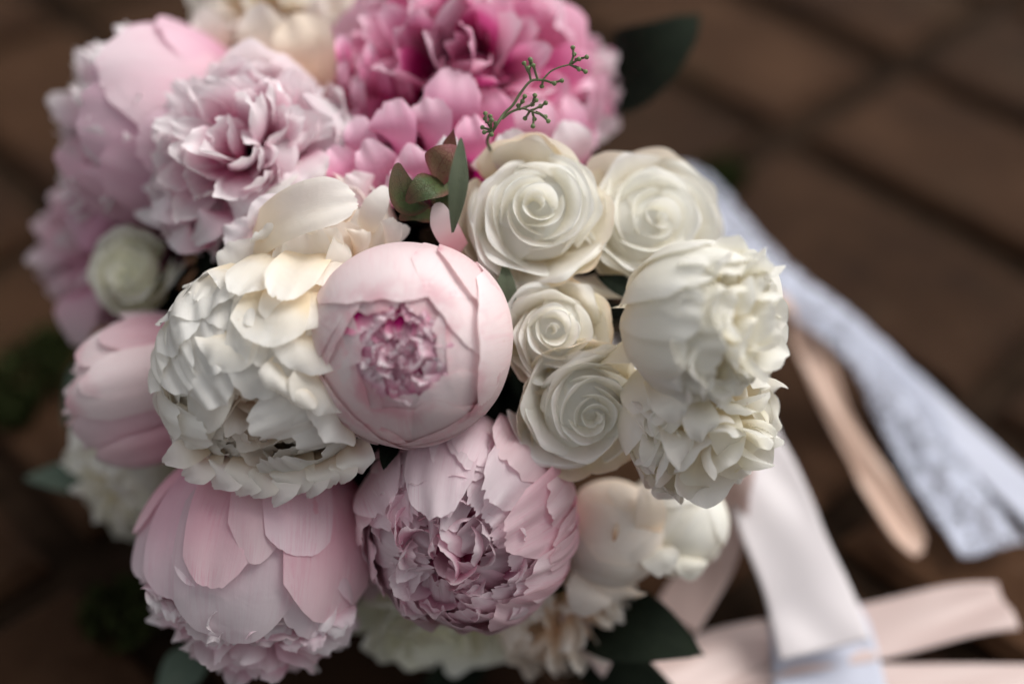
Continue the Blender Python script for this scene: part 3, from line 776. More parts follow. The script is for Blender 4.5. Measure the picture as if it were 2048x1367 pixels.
# 6b --- paler pink peony behind, upper right
rng = np.random.default_rng(65)
c6b = flower_root('peony', P(1125, 180, .73), V(.5, .4, 1), 'soft pink frilly peony at the upper right edge, behind the seed sprig', 'peony', PG)
R = 122 / FPX * .73
cup_layers(c6b, rng, R, [dict(n=7, mat='pale', R=1.0, th1=75, W=.5, ruffle=.1, notch=.05, curl=.08), dict(n=7, mat='pale', R=.9, th1=60, W=.4, ruffle=.12, notch=.05)])
tufts(c6b, rng, R, 50, ['pale', 'pale', 'hot'], tmin=0, tmax=92, r0=.35, r1=1.0, W=.2, ruffle=.35, face='in', notch=.05)

# 7-10 --- ivory roses
rose('large ivory rose directly right of the hydrangea sepals, topmost centre', 1066, 424, .603, 154, (.05, .12, 1), 7, 21, gexp=.78, ecc=.035)
rose('ivory rose turned to the right with drooping lower petals, furthest upper right', 1298, 434, .624, 152, (.28, .18, 1), 12, 20, gexp=.70, ecc=.03, zf=.85)
rose('small ivory rose pressed against the right side of the round blush bud', 1114, 668, .598, 114, (.10, .05, 1), 15, 17, gexp=.86, ecc=.06)
rose('ivory rose with peach guard petals, below the small rose', 1170, 818, .594, 135, (.12, -.08, 1), 18, 20, gexp=.82, ecc=.05)

# 11 --- smooth white peony, right
rng = np.random.default_rng(71)
c11 = flower_root('peony', P(1405, 640, .558), V(.85, -.15, .55), 'big smooth white peony bulging at the right side of the bouquet', 'peony', WG)
R = 170 / FPX * .558
cup_layers(c11, rng, R, [dict(n=8, mat='ivory', R=.94, th1=80, W=.45, ruffle=.06, curl=.03), dict(n=8, mat='ivory', R=.90, th1=62, W=.40, ruffle=.10, notch=.015, curl=.06), dict(n=8, mat='ivory', R=.86, th1=45, W=.36, ruffle=.12, notch=.015, curl=.08)])
tufts(c11, rng, R, 48, 'ivory', tmax=85, r0=.45, r1=1.0, W=.33, ruffle=.2, face='in', notch=.008)
for (a, b, c, wd, n_) in [((1235, 690, .60), (1330, 640, .525), (1420, 640, .545), 78, (0, .3, 1)), ((1260, 600, .60), (1360, 580, .54), (1420, 590, .55), 60, (0, .6, 1)), ((1400, 640, .575), (1410, 560, .53), (1430, 495, .56), 62, (0, .3, 1)),
                          ((1470, 640, .575), (1500, 570, .54), (1500, 505, .57), 52, (.3, .3, 1)), ((1400, 720, .57), (1470, 670, .53), (1500, 640, .55), 62, (.2, .2, 1)), ((1460, 760, .575), (1530, 700, .55), (1560, 650, .575), 44, (.4, .1, 1)),
                          ((1500, 640, .58), (1550, 590, .56), (1550, 540, .585), 34, (.5, .2, 1)), ((1400, 740, .57), (1430, 760, .54), (1480, 770, .55), 46, (.1, -.1, 1))]:
    wfree(c11, M['ivory'], rng, [a, b, c], wd, n_, cup=-1.0, ruffle=.06, lump=.08, nu=34, nv=26, base=.85, peak=.55, tipround=.35, tippow=2.4)

# 12 --- loose white peony, lower right
rng = np.random.default_rng(75)
c12 = flower_root('peony', P(1395, 838, .592), V(.5, -.6, .7), 'loose white peony with hanging petals between the lower rose and the satin ribbon', 'peony', WG)
R = 166 / FPX * .592
cup_layers(c12, rng, R, [dict(n=8, mat='ivory', R=.93, th1=78, W=.45, ruffle=.10, curl=.06), dict(n=8, mat='ivory', R=.88, th1=60, W=.40, ruffle=.12, curl=.08)])
tufts(c12, rng, R, 50, ['ivory', 'ivory', 'white'], tmax=95, r0=.4, r1=1.0, W=.33, ruffle=.2, face='in', notch=.008)
for (a, b, c, wd) in [((1300, 715, .58), (1360, 725, .542), (1425, 768, .555), 42), ((1310, 750, .58), (1340, 790, .54), (1350, 845, .555), 38), ((1310, 850, .585), (1312, 890, .56), (1300, 935, .575), 30), ((1330, 840, .58), (1360, 880, .545), (1370, 935, .57), 34),
                      ((1380, 780, .575), (1410, 830, .545), (1400, 880, .56), 40), ((1440, 800, .58), (1460, 860, .555), (1450, 910, .575), 36), ((1480, 780, .60), (1530, 810, .575), (1545, 870, .60), 24), ((1450, 880, .60), (1475, 920, .585), (1480, 965, .60), 26)]:
    wfree(c12, M['ivory'], rng, [a, b, c], wd, (rng.uniform(-.2, .4), .2, 1), cup=-.8, ruffle=.12, lump=.08, nu=30, nv=22, base=.75)

# 13,14 --- cream buds lower right
rng = np.random.default_rng(81)
c13 = flower_root('peony_bud', P(1222, 1062, .645), V(.12, -.05, 1), 'cream peony bud with a small brown slit, below the roses', 'peony bud', WG)
R = 106 / FPX * .645
C, r_ = (1218, 1062), 106
for (tip, W, rr) in [((1190, 1040), .9, .97), ((1250, 1050), .9, .98), ((1218, 1085), 1.0, .99), ((1250, 1090), .95, 1.0), ((1180, 1100), .9, 1.015), ((1222, 1112), 1.0, 1.04), ((1205, 1140), .7, 1.07)]:
    tip_shell(c13, C, r_, tip, 'cream', rng, R, W, rr, lump=.01, curl=-.01, th0=175)
for ph in (80, 200, 320):
    shell(c13, M['cream'], rng, dg(ph), R * .985, 168, -25, .95, lump=.01, spiral=.0, tipround=.2, nu=26, nv=24)
free(c13, M['peach'], rng, [vec_local(c13, V(-.02, -.04, 1)) * R * 1.03, vec_local(c13, V(0.0, .10, 1)) * R * 1.085, vec_local(c13, V(.04, .28, 1)) * R * 1.05], .0013, vec_local(c13, V(0, 0, 1)), cup=-.8, nu=10, nv=10, name='slit', base=.2)
wfree(c13, M['cream'], rng, [(1280, 1110, .65), (1320, 1050, .61), (1290, 965, .63)], 34, (.3, .1, 1), cup=-.4, ruffle=.12, nu=24, nv=18)
for (a, b, c, wd) in [((1190, 1130, .66), (1190, 1170, .62), (1160, 1230, .64), 48), ((1250, 1130, .66), (1240, 1170, .625), (1240, 1200, .64), 56)]:
    wfree(c13, M['cream'], rng, [a, b, c], wd, (0, -.2, 1), cup=-.5, ruffle=.12, nu=24, nv=18)
rng = np.random.default_rng(83)
c14 = flower_root('peony_bud', P(1352, 1045, .66), V(.25, -.05, 1), 'pale ivory double bud to the right of the cream one, next to blush ribbon', 'peony bud', WG)
R = 104 / FPX * .66
for (ph, th1, W, rr) in [(90, -20, .95, .96), (215, -15, .95, .97), (330, -10, .9, .98), (20, 25, .7, 1.01), (150, 22, .8, 1.0), (100, 30, .8, 1.03), (260, 45, .6, 1.04)]:
    shell(c14, M['ivory'], rng, dg(ph), R * rr, 168, th1, W, lump=.015, tipround=.15, notch=.01, nu=26, nv=22, spiral=.01)
for (a, b, c, wd) in [((1290, 1090, .655), (1325, 1095, .615), (1330, 1150, .63), 40), ((1370, 1100, .66), (1385, 1110, .625), (1385, 1160, .64), 34), ((1400, 1040, .67), (1425, 1060, .645), (1425, 1120, .66), 26), ((1310, 1000, .655), (1300, 1000, .625), (1290, 1050, .625), 26)]:
    wfree(c14, M['ivory'], rng, [a, b, c], wd, (.1, .2, 1), cup=-.8, nu=26, nv=20, base=.8, ruffle=.08, lump=.08)
tufts(c14, rng, R, 26, ['ivory', 'cream'], tmin=55, tmax=100, r0=.5, r1=1.02, W=.26, ruffle=.25, face='in')

# 15 --- densely ruffled pink peony, lower centre
rng = np.random.default_rng(91)
c15 = flower_root('peony', P(930, 1050, .615), V(-.22, -.24, 1), 'full lilac pink peony with layered crinkled petals, directly below the round blush bud', 'peony', PG)
R = 217 / FPX * .615
C, r_ = (930, 1050), 217
cup_layers(c15, rng, R, [
    dict(n=8, mat='rosy', R=.98, th1=74, W=.55, ruffle=.03, notch=.02, lump=.03, nu=28, nv=20, curl=-.02),
    dict(n=9, mat='lilac', R=.955, th1=60, W=.42, ruffle=.04, notch=.035, lump=.03, nu=34, nv=22, curl=.02),
    dict(n=10, mat='lilac', R=.92, th1=49, W=.36, ruffle=.05, notch=.04, lump=.03, nu=34, nv=20, curl=.03),
    dict(n=10, mat='lilac', R=.885, th1=39, W=.32, ruffle=.07, notch=.04, nu=30, nv=18, curl=.04),
    dict(n=9, mat='lilac', R=.84, th1=30, W=.29, ruffle=.09, notch=.05, curl=.05, nu=28),
    dict(n=8, mat='lilac_in', R=.79, th1=21, W=.27, ruffle=.11, notch=.05, curl=.05, nu=28),
    dict(n=6, mat='lilac_in', R=.74, th1=12, W=.25, ruffle=.13, notch=.05, curl=.05),
])
tufts(c15, rng, R, 36, ['lilac', 'lilac_in'], tmax=46, r0=.45, r1=.96, W=.20, ruffle=.26, notch=.04, face='in')
for (tip, W, rr, mt) in [((950, 905), .34, .99, 'lilac'), ((985, 985), .30, 1.02, 'lilac'), ((1010, 1055), .34, 1.03, 'rosy'), ((1050, 1130), .34, 1.02, 'rosy'), ((1085, 1010), .30, 1.05, 'rosy'), ((1020, 930), .36, 1.05, 'rosy'),
                         ((745, 1050), .28, 1.0, 'rosy'), ((785, 1000), .34, 1.0, 'lilac'), ((880, 1010), .34, .985, 'lilac'), ((1000, 1190), .4, 1.0, 'rosy'), ((1090, 1090), .3, 1.04, 'rosy')]:
    tip_shell(c15, C, r_, tip, mt, rng, R, W, rr, lump=.03, ruffle=.05, notch=.03, wave=.012)

# 16 --- large pink peony lower left, smooth guard petals over a frilly skirt
rng = np.random.default_rng(101)
c16 = flower_root('peony', P(522, 1122, .635), V(-.10, -1, .12), 'large pink peony with smooth tongue shaped petals over a frilly skirt, lower left', 'peony', PG)
R = 238 / FPX * .635
C, r_ = (522, 1122), 238
cup_layers(c16, rng, R, [
    dict(n=10, mat='lilac', R=.93, th1=74, W=.46, ruffle=.05, notch=.03, lump=.03, nu=26, nv=18, curl=.05),
])
for (tip, W, rr, mt, kw) in [((500, 1238), .52, 1.0, 'lilac', dict(tipround=.16, tippow=3)), ((390, 1160), .34, 1.015, 'lilac', {}), ((640, 1235), .34, .99, 'lilac', {}), ((320, 1140), .34, 1.0, 'lilac', {}), ((665, 1205), .44, 1.045, 'rosy', dict(tipround=.16, tippow=2.2)),
                             ((478, 1132), .27, 1.05, 'rosy', dict(tipround=.14, tippow=2.6)), ((552, 1092), .24, 1.045, 'rosy', dict(tipround=.22, tippow=1.8)), ((625, 1080), .28, 1.06, 'lilac', {}), ((285, 1060), .25, 1.04, 'rosy', {})]:
    tip_shell(c16, C, r_, tip, mt, rng, R, W, rr, **dict(dict(lump=.022, ruffle=.02, notch=.012, spiral=.012, base=.85, tipround=.11, tippow=3.0, curl=.015), **kw))
tufts(c16, rng, R, 70, ['lilac', 'lilac', 'pale'], tmin=22, tmax=64, r0=.55, r1=.99, W=.19, ruffle=.28, face='in', notch=.05, bend=.15)
tufts(c16, rng, R, 30, 'lilac_in', tmin=0, tmax=30, r0=.5, r1=.96, W=.17, ruffle=.32, face='in', notch=.05)
for q in range(26):
    x = 300 + 400 * ((q * .618) % 1)
    y = 1195 + 70 * math.sin(math.pi * ((x - 300) / 400 * .85)) + rng.uniform(-22, 26)
    wfree(c16, M['pale' if q % 3 else 'lilac'], rng, [(x + (510 - x) * .2, y - 45, .63), (x + (510 - x) * .05, y - 22, .592), (x + rng.uniform(-10, 10), y + 14, .598)], rng.uniform(24, 38), (rng.uniform(-.4, .4), .5, 1), cup=rng.uniform(-.7, .3), ruffle=.26, notch=.05, lump=.1, nu=26, nv=18, base=.7, tipcurl=rng.uniform(-.5, .2))
wfree(c16, M['lilac'], rng, [(665, 1160, .63), (668, 1230, .60), (690, 1292, .612)], 48, (0, .1, 1), cup=-.4, nu=26, nv=20, pointed=.55, base=.8, peak=.3)

# 17 --- pink bud on the left
rng = np.random.default_rng(111)
c17 = flower_root('peony_bud', P(285, 785, .66), V(-.95, -.25, .2), 'tall closed pink peony bud at the left, beside the crumpled white peony', 'peony bud', PG)
R = 150 / FPX * .66
C, r_ = (285, 785), 150
for (tip, W, rr, mt, kw) in [((190, 740), .5, .92, 'blush', {}), ((195, 830), .5, .93, 'blush', {}), ((230, 880), .5, .94, 'rosy', {}), ((215, 700), .5, .96, 'blush', dict(curl=.06)), ((235, 660), .4, .98, 'blush', {}),
                             ((195, 790), .46, .99, 'blush', dict(curl=.05)), ((190, 850), .4, .99, 'rosy', {}), ((230, 900), .42, 1.01, 'rosy', dict(curl=.04)), ((205, 720), .36, 1.04, 'blush', dict(curl=.05)), ((250, 640), .4, 1.06, 'rosy', dict(curl=.03)), ((200, 800), .34, 1.06, 'blush', dict(curl=.04)), ((240, 890), .34, 1.06, 'rosy', dict(curl=.03)), ((225, 770), .30, 1.09, 'blush', dict(curl=.04)), ((245, 690), .3, 1.10, 'rosy', dict(curl=.03))]:
    tip_shell(c17, C, r_, tip, mt, rng, R, W, rr, zs=1.12, **dict(dict(lump=.018, notch=.012, tippow=2.4, tipround=.2), **kw))
tufts(c17, rng, R, 22, 'blush', tmax=40, r0=.4, r1=1.02, W=.16, ruffle=.2, face='in')

# 18 --- greenish rose, 19..21 other flowers at the rim
rose('small greenish white rose at the left edge, above the pink bud', 258, 542, .665, 90, (-.30, .1, 1), 23, 15, mat='greenrose', guard='greenrose')
rng = np.random.default_rng(118)
c19 = flower_root('peony', P(255, 945, .715), V(-.6, -.5, .7), 'dim cream flower peeking out behind the pink bud at lower left', 'peony', WG)
R = 118 / FPX * .715
cup_layers(c19, rng, R, [dict(n=6, mat='greenrose', R=1.0, th1=60, W=.6, ruffle=.08, curl=.08), dict(n=6, mat='ivory', R=.85, th1=40, W=.5, ruffle=.1)])
tufts(c19, rng, R, 14, 'ivory', tmax=60, r0=.2, r1=.95, W=.25)
wfree(c19, M['ivory'], rng, [(200, 920, .70), (160, 880, .68), (140, 860, .70)], 34, (-.2, 0, 1), cup=-.4, nu=20, nv=14)
rose('pale green white rose in shade at the bottom, under the full lilac peony', 865, 1262, .68, 165, (.0, -.75, .7), 27, 16, mat='greenrose', guard='greenrose')
rng = np.random.default_rng(121)
c21 = flower_root('peony', P(1125, 1205, .675), V(.25, -.6, .8), 'cream peony with ragged petals at the bottom, above the dark leaf', 'peony', WG)
R = 140 / FPX * .675
cup_layers(c21, rng, R, [dict(n=7, mat='cream', R=1.0, th1=60, W=.5, ruffle=.1, notch=.04, curl=.1), dict(n=7, mat='cream', R=.88, th1=45, W=.42, ruffle=.14, notch=.05)])
tufts(c21, rng, R, 24, 'cream', tmax=70, r0=.3, r1=1.0, W=.22, ruffle=.3)

# ------------------------------------------------------------------ leaves, sepals and sprigs
rng = np.random.default_rng(200)
def leaf(label, mat, pts, W, nrm=(0, 0, 1), name='leaf', cat='leaf', stalk=True, **k):
    root = flower_root(name, P(*pts[0]), V(0, 0, 1), label, cat)
    kw = dict(cup=-.2, fold=.12, base=.12, peak=.42, tipround=.1, tippow=2, notch=.0, pointed=.93, nu=20, nv=22, name='blade', lump=.05)
    kw.update(k)
    wfree(root, M[mat], rng, pts, W, nrm, **kw)
    a, b = to_local(root, P(*pts[0])), to_local(root, P(*pts[1]))
    if stalk: tube('stalk', [a - (b - a) * .25, a, a + (b - a) * .3], .0009, M['stem'], root)
    return root

def tube(name, pts, r, mat, parent=None, seg=7, r1=None):
    pts = [np.array(p, float) for p in pts]
    # Catmull-Rom resample
    out = []
    ext = [2 * pts[0] - pts[1]] + pts + [2 * pts[-1] - pts[-2]]
    for i in range(1, len(ext) - 2):
        for t in np.linspace(0, 1, 7)[:-1]:
            p0, p1, p2, p3 = ext[i - 1:i + 3]
            out.append(.5 * ((2 * p1) + (-p0 + p2) * t + (2 * p0 - 5 * p1 + 4 * p2 - p3) * t * t + (-p0 + 3 * p1 - 3 * p2 + p3) * t ** 3))
    out.append(pts[-1])
    out = np.array(out)
    n = len(out)
    r1 = r if r1 is None else r1
    grid = np.zeros((n, seg + 1, 3))
    prev = np.array([0.3, 0.5, 0.8])
    for i in range(n):
        T = unit(out[min(i + 1, n - 1)] - out[max(i - 1, 0)])
        X = unit(prev - T * (prev @ T))
        Y = np.cross(T, X)
        prev = X
        rr = r + (r1 - r) * i / (n - 1)
        for j in range(seg + 1):
            a = 2 * math.pi * j / seg
            grid[i, j] = out[i] + (X * math.cos(a) + Y * math.sin(a)) * rr
    u = np.linspace(0, 1, seg + 1)[None, :].repeat(n, 0)
    v = np.linspace(0, 1, n)[:, None].repeat(seg + 1, 1)
    return link(name, mesh_from_grid(name, grid, u, v, mat), parent)

def capsule(name, a, b, r, mat, parent, r0=.3):
    a, b = np.array(a, float), np.array(b, float)
    T = unit(b - a)
    X = unit(np.cross(T, [.31, .52, .79])); Y = np.cross(T, X)
    n, seg = 9, 9
    g = np.zeros((n, seg + 1, 3))
    for i in range(n):
        t = i / (n - 1)
        rr = r * math.sqrt(max(0, 1 - (2 * t - 1) ** 2)) * (r0 + (1 - r0) * min(1, t * 1.5)) + 1e-5
        for j in range(seg + 1):
            q = 2 * math.pi * j / seg
            g[i, j] = a + (b - a) * t + (X * math.cos(q) + Y * math.sin(q)) * rr
    u = np.linspace(0, 1, seg + 1)[None, :].repeat(n, 0)
    v = np.linspace(0, 1, n)[:, None].repeat(seg + 1, 1)
    return link(name, mesh_from_grid(name, g, u, v, mat), parent)

# seed sprig over the pink peony
sp = flower_root('seed_sprig', P(970, 262, .585), V(0, 0, 1), 'thin green sprig of tiny seed buds curving over the hot pink peony', 'sprig')
def L(px, py, d=.583): return to_local(sp, P(px, py, d))
tube('stem', [L(1000, 330, .635), L(975, 285, .60), L(988, 258), L(1008, 228), L(1026, 210), L(1042, 185), L(1062, 162), L(1085, 160)], .00075, M['stem'], sp, r1=.0005)
tube('twig', [L(1085, 160), L(1100, 144), L(1118, 135), L(1140, 129)], .0004, M['stem'], sp, r1=.00035)
tube('twig', [L(1004, 238), L(1022, 224), L(1045, 217), L(1060, 222), L(1078, 228)], .0006, M['stem'], sp, r1=.0004)
buds = [((1140, 129), (1147, 112)), ((1147, 112), (1146, 99)), ((1140, 129), (1155, 120)), ((1150, 119), (1170, 115)), ((1140, 129), (1155, 137)), ((1150, 133), (1168, 142)),
        ((1062, 162), (1058, 140)), ((1060, 150), (1050, 130)), ((1058, 140), (1060, 122)), ((1075, 158), (1068, 135)), ((1070, 140), (1063, 124)), ((1085, 160), (1105, 166)), ((1100, 165), (1120, 162)),
        ((1085, 160), (1084, 170)), ((1035, 219), (1043, 206)), ((1043, 206), (1048, 196)), ((1045, 217), (1062, 210)), ((1062, 212), (1070, 203)), ((1066, 207), (1069, 194)), ((1062, 221), (1078, 214)), ((1076, 215), (1088, 208)),
        ((1060, 222), (1052, 234)), ((1065, 223), (1068, 235)), ((1067, 235), (1066, 249)), ((1072, 224), (1088, 232)), ((1080, 228), (1094, 240)), ((1040, 219), (1038, 214)),
        ((985, 262), (972, 240)), ((972, 245), (971, 230)), ((978, 250), (980, 236)), ((982, 256), (983, 243)), ((985, 262), (968, 256)), ((985, 264), (990, 250)), ((985, 262), (984, 266)), ((985, 262), (972, 264))]
for (a, b) in buds:
    z = .583 + rng.uniform(-.003, .003)
    A_, B_ = L(*a), L(b[0], b[1], z)
    tw = tube('twig', [A_, (A_ + B_) / 2 + rng.uniform(-.0002, .0002, 3), B_], .0006, M['stem'], sp, 5, .0005)
    dd = unit(B_ - A_)
    capsule('seed', B_ - dd * .0008, B_ + dd * .0018, .00112, M['seed'], tw)

# hydrangea cluster
hy = flower_root('hydrangea_sprig', P(860, 400, .60), V(0, .2, 1), 'small cluster of red and green hydrangea sepals between hot pink peony and ivory rose', 'hydrangea')
kw = dict(base=.35, peak=.55, tipround=.55, tippow=2.2, notch=.006, nu=26, nv=22, name='sepal', fold=-.03)
wfree(hy, M['hyd_red'], rng, [(872, 368, .600), (870, 320, .575), (915, 292, .588)], 40, (-.1, .2, 1), cup=.35, **kw)
wfree(hy, M['hyd_red'], rng, [(893, 330, .600), (900, 290, .592), (908, 255, .592)], 17, (-.3, 0, 1), cup=.3, pointed=.9, **kw)
wfree(hy, M['hyd'], rng, [(850, 405, .598), (800, 420, .574), (795, 325, .586)], 36, (-.1, .2, 1), cup=.4, **kw)
wfree(hy, M['hyd'], rng, [(905, 375, .600), (860, 350, .572), (812, 405, .580)], 37, (-.1, .3, 1), cup=-.45, **kw)
wfree(hy, M['hyd'], rng, [(870, 440, .602), (840, 405, .585), (798, 440, .588)], 24, (-.1, .2, 1), cup=-.3, **kw)
wfree(hy, M['hyd'], rng, [(880, 350, .605), (900, 400, .595), (890, 440, .60)], 34, (-.1, .2, 1), cup=-.3, **kw)
tube('stem', [to_local(hy, P(880, 440, .62)), to_local(hy, P(868, 400, .60)), to_local(hy, P(872, 372, .598))], .0009, M['stem'], hy)
leaf('narrow olive leaf standing upright on the left side of the large ivory rose', 'olive', [(905, 465, .570), (918, 380, .556), (922, 275, .562)], 22, (.5, .1, 1), stalk=False, peak=.6, pointed=.1, tipround=.4, base=.12, fold=.05)
# small pale pink petal caught beside it
wfree(c2b, M['blush'], rng, [(925, 500, .60), (885, 465, .582), (875, 405, .588)], 27, (-.1, .1, 1), cup=-.8, nu=24, nv=20, base=.7, peak=.5)

leaf('brownish green leaf wedged between the blush bud and the small rose', 'olive', [(1000, 640, .60), (1018, 575, .59), (1008, 520, .60)], 24, (.3, 0, 1))
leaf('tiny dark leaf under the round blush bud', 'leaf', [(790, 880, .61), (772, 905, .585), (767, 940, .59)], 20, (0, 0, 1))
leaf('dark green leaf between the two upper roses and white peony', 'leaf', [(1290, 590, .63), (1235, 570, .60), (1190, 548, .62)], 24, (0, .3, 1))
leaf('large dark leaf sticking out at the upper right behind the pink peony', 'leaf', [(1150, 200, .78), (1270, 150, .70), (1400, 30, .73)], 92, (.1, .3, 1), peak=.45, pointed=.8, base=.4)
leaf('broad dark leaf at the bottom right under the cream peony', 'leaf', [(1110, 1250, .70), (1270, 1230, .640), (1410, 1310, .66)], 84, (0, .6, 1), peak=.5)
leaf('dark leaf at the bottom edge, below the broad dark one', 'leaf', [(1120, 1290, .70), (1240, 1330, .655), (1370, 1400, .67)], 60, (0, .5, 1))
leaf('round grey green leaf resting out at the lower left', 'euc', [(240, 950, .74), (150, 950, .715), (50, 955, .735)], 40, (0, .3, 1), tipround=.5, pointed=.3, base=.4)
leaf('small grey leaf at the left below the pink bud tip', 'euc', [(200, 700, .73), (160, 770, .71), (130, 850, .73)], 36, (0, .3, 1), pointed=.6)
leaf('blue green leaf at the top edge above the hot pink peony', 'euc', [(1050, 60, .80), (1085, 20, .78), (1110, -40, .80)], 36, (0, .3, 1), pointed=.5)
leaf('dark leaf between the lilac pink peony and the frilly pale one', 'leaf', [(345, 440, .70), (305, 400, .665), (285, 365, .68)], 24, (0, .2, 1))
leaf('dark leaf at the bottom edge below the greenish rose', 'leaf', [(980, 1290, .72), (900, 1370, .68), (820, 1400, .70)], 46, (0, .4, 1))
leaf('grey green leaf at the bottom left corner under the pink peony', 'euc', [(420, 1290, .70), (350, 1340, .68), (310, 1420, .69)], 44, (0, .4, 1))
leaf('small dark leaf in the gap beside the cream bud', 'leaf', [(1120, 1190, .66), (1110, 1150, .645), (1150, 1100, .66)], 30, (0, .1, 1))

# packed greenery that fills the inside of the bouquet
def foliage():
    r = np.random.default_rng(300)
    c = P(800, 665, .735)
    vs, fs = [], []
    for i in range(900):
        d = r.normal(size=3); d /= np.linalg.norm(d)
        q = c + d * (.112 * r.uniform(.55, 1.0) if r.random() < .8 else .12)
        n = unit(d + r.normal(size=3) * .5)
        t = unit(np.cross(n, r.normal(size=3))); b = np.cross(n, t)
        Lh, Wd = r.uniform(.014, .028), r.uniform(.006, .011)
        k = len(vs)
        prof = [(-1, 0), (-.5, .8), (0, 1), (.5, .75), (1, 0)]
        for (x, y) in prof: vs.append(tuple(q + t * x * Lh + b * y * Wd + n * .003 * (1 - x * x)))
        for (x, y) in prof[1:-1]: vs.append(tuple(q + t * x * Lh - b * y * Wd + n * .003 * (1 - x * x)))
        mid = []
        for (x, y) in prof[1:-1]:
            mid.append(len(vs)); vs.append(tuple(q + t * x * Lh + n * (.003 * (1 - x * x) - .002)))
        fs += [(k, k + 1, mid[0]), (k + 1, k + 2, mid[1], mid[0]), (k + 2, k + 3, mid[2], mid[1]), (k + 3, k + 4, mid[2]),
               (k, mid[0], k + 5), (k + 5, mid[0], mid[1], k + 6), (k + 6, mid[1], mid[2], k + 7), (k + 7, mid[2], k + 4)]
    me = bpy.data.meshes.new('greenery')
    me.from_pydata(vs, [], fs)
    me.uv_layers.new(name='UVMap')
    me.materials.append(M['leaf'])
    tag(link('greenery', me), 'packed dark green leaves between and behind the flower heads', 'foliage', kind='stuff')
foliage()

# ------------------------------------------------------------------ ribbons
def ribbon_mat(name, col, rough=0.45, lace=False, sheen=.3, trans=.25):
    m = bpy.data.materials.new(name)
    m.use_nodes = True
    nt = m.node_tree
    nt.nodes.clear()
    uv = nt.nodes.new('ShaderNodeUVMap')
    mp = nt.nodes.new('ShaderNodeMapping')
    mp.inputs['Scale'].default_value = (1, 8 if lace else 1.5, 1)
    nt.links.new(uv.outputs[0], mp.inputs[0])
    n1 = noise(nt, mp.outputs[0], 3, 3)
    c = mixc(nt, math_(nt, 'MULTIPLY', n1, .3), col, tuple(.85 * a for a in col))
    pb = nt.nodes.new('ShaderNodeBsdfPrincipled')
    nt.links.new(c, pb.inputs['Base Color'])
    pb.inputs['Roughness'].default_value = rough
    pb.inputs['Sheen Weight'].default_value = sheen
    tr = nt.nodes.new('ShaderNodeBsdfTranslucent')
    nt.links.new(c, tr.inputs['Color'])
    mx = nt.nodes.new('ShaderNodeMixShader')
    mx.inputs[0].default_value = trans
    nt.links.new(pb.outputs[0], mx.inputs[1])
    nt.links.new(tr.outputs[0], mx.inputs[2])
    sh = mx.outputs[0]
    if lace:
        vo = nt.nodes.new('ShaderNodeTexVoronoi')
        vo.feature = 'DISTANCE_TO_EDGE'
        vo.inputs['Scale'].default_value = 5
        nt.links.new(mp.outputs[0], vo.inputs['Vector'])
        vo2 = nt.nodes.new('ShaderNodeTexVoronoi')
        vo2.feature = 'DISTANCE_TO_EDGE'
        vo2.inputs['Scale'].default_value = 22
        nt.links.new(mp.outputs[0], vo2.inputs['Vector'])
        solid = sstep(nt, noise(nt, mp.outputs[0], 4.0, 2), .50, .56)
        thr = math_(nt, 'SUBTRACT', 1.0, sstep(nt, vo.outputs['Distance'], .05, .07))
        net = math_(nt, 'SUBTRACT', 1.0, sstep(nt, vo2.outputs['Distance'], .04, .08))
        keep = math_(nt, 'MAXIMUM', math_(nt, 'MAXIMUM', solid, thr), net)
        tp = nt.nodes.new('ShaderNodeBsdfTransparent')
        m2 = nt.nodes.new('ShaderNodeMixShader')
        nt.links.new(keep, m2.inputs[0])
        nt.links.new(tp.outputs[0], m2.inputs[1])
        nt.links.new(sh, m2.inputs[2])
        sh = m2.outputs[0]
    out = nt.nodes.new('ShaderNodeOutputMaterial')
    nt.links.new(sh, out.inputs[0])
    return m
M['lace'] = ribbon_mat('pale_blue_lace', (0.58, 0.61, 0.72), .7, True)
M['satin'] = ribbon_mat('white_satin', (0.76, 0.71, 0.72), .42)
M['blushr'] = ribbon_mat('blush_satin', (0.66, 0.51, 0.475), .38)
M['peachr'] = ribbon_mat('peach_satin', (0.64, 0.44, 0.34), .4)
M['sheer'] = ribbon_mat('white_blue_ribbon', (0.58, 0.60, 0.70), .6)

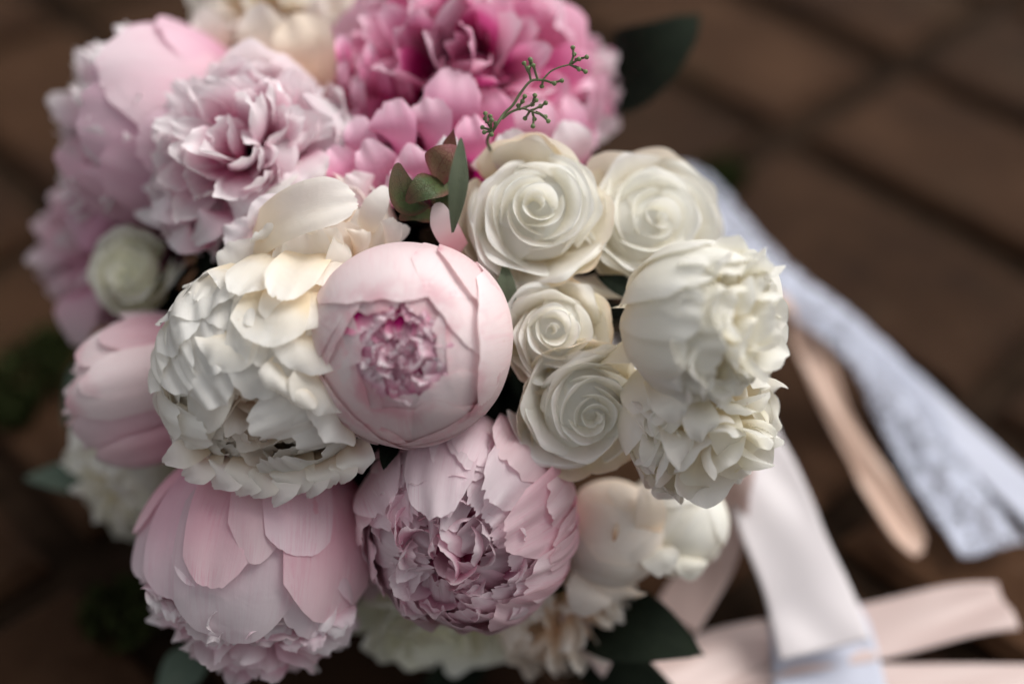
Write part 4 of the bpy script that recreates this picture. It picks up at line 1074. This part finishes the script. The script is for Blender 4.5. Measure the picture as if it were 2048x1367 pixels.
def ribbon(label, mat, pts, widths, seed, scallop=0.0, hfold=.0016, n=70, end_notch=0.0):
    """pts: (px, py, height above the ground); widths in metres"""
    r = np.random.default_rng(seed)
    W = [np.array(G(p[0], p[1], p[2])) for p in pts]
    ext = [2 * W[0] - W[1]] + W + [2 * W[-1] - W[-2]]
    seg = len(W) - 1
    cs, ws = [], []
    for i in range(n):
        t = i / (n - 1) * seg
        k = min(int(t), seg - 1); f = t - k
        p0, p1, p2, p3 = ext[k:k + 4]
        cs.append(.5 * ((2 * p1) + (-p0 + p2) * f + (2 * p0 - 5 * p1 + 4 * p2 - p3) * f * f + (-p0 + 3 * p1 - 3 * p2 + p3) * f ** 3))
        ws.append(widths[k] * (1 - f) + widths[k + 1] * f)
    cs = np.array(cs); nu = 17
    g = np.zeros((n, nu, 3))
    w1, w2 = waves(r, 3, 4, 12), waves(r, 3, 2, 6)
    for i in range(n):
        T = unit(cs[min(i + 1, n - 1)] - cs[max(i - 1, 0)])
        B = unit(np.cross(T, [0, 0, 1]))
        N = np.cross(B, T)
        t = i / (n - 1)
        for j in range(nu):
            u = -1 + 2 * j / (nu - 1)
            sc = 1 + scallop * abs(math.sin(t * 46)) * (abs(u) > .99)
            hh = hfold * (w1(t * 2 + u * .4) * .5 + .5 + w2(u * .8 + t * 1.5) * .5)
            g[i, j] = cs[i] + B * u * ws[i] / 2 * sc + N * hh + T * (end_notch * abs(u) * (i == n - 1))
    g[..., 2] = np.maximum(g[..., 2], .0022)
    u = np.linspace(0, 1, nu)[None, :].repeat(n, 0)
    v = np.linspace(0, 1, n)[:, None].repeat(nu, 1)
    o = link('ribbon', mesh_from_grid('ribbon', g, u, v, M[mat]))
    tag(o, label, 'ribbon', 'ribbons trailing from the bouquet')
    sol = o.modifiers.new('thickness', 'SOLIDIFY'); sol.thickness = .0004
    return o
ribbon('broad pale blue lace ribbon running from behind the roses down to the right', 'lace',
       [(1150, 470, .14), (1340, 360, .11), (1450, 455, .095), (1560, 570, .07), (1690, 665, .055), (1790, 790, .028), (1880, 950, .012), (1985, 1105, .010)], [.024, .026, .030, .034, .030, .035, .037, .036], 1, .06, hfold=.005)
ribbon('second pale lace ribbon end leaving the frame at the right edge', 'sheer', [(1700, 660, .045), (1820, 770, .022), (1950, 900, .004), (2110, 1050, .003)], [.014, .020, .026, .028], 2)
ribbon('narrow peach ribbon with rounded end, inside of the blue lace', 'peachr', [(1300, 600, .13), (1540, 600, .08), (1612, 690, .05), (1672, 830, .035), (1745, 960, .010), (1815, 1080, .012), (1832, 1108, .010)], [.018, .018, .020, .014, .019, .018, .010], 3, hfold=.005)
ribbon('wide white satin ribbon hanging straight down from the white peony', 'satin', [(1200, 690, .14), (1440, 780, .10), (1500, 900, .08), (1560, 1050, .06), (1615, 1190, .035), (1650, 1300, .022)], [.022, .028, .037, .044, .046, .048], 4, n=60)
ribbon('blush satin ribbon slanting down behind the ivory bud', 'blushr', [(1230, 780, .13), (1450, 880, .10), (1450, 1000, .07), (1420, 1120, .04), (1350, 1240, .02)], [.018, .020, .024, .026, .026], 5)
ribbon('blush satin ribbon lying flat across the lower right bricks', 'blushr', [(1130, 1200, .06), (1290, 1350, .02), (1480, 1310, .008), (1700, 1275, .006), (1880, 1235, .010), (2015, 1215, .012)], [.024, .036, .036, .034, .032, .030], 6, hfold=.004)
ribbon('pale blue ribbon end under the white satin one at the bottom', 'sheer', [(1500, 900, .06), (1585, 1120, .02), (1640, 1260, .010), (1665, 1430, .006)], [.014, .034, .052, .058], 7)
ribbon('second blush ribbon along the bottom edge', 'blushr', [(1300, 1390, .01), (1560, 1385, .006), (1800, 1372, .005), (2100, 1365, .004)], [.03, .028, .026, .022], 8)
print('objects', len(bpy.data.objects), 'tris', sum(len(o.data.polygons) * 2 for o in bpy.data.objects if o.type == 'MESH'))
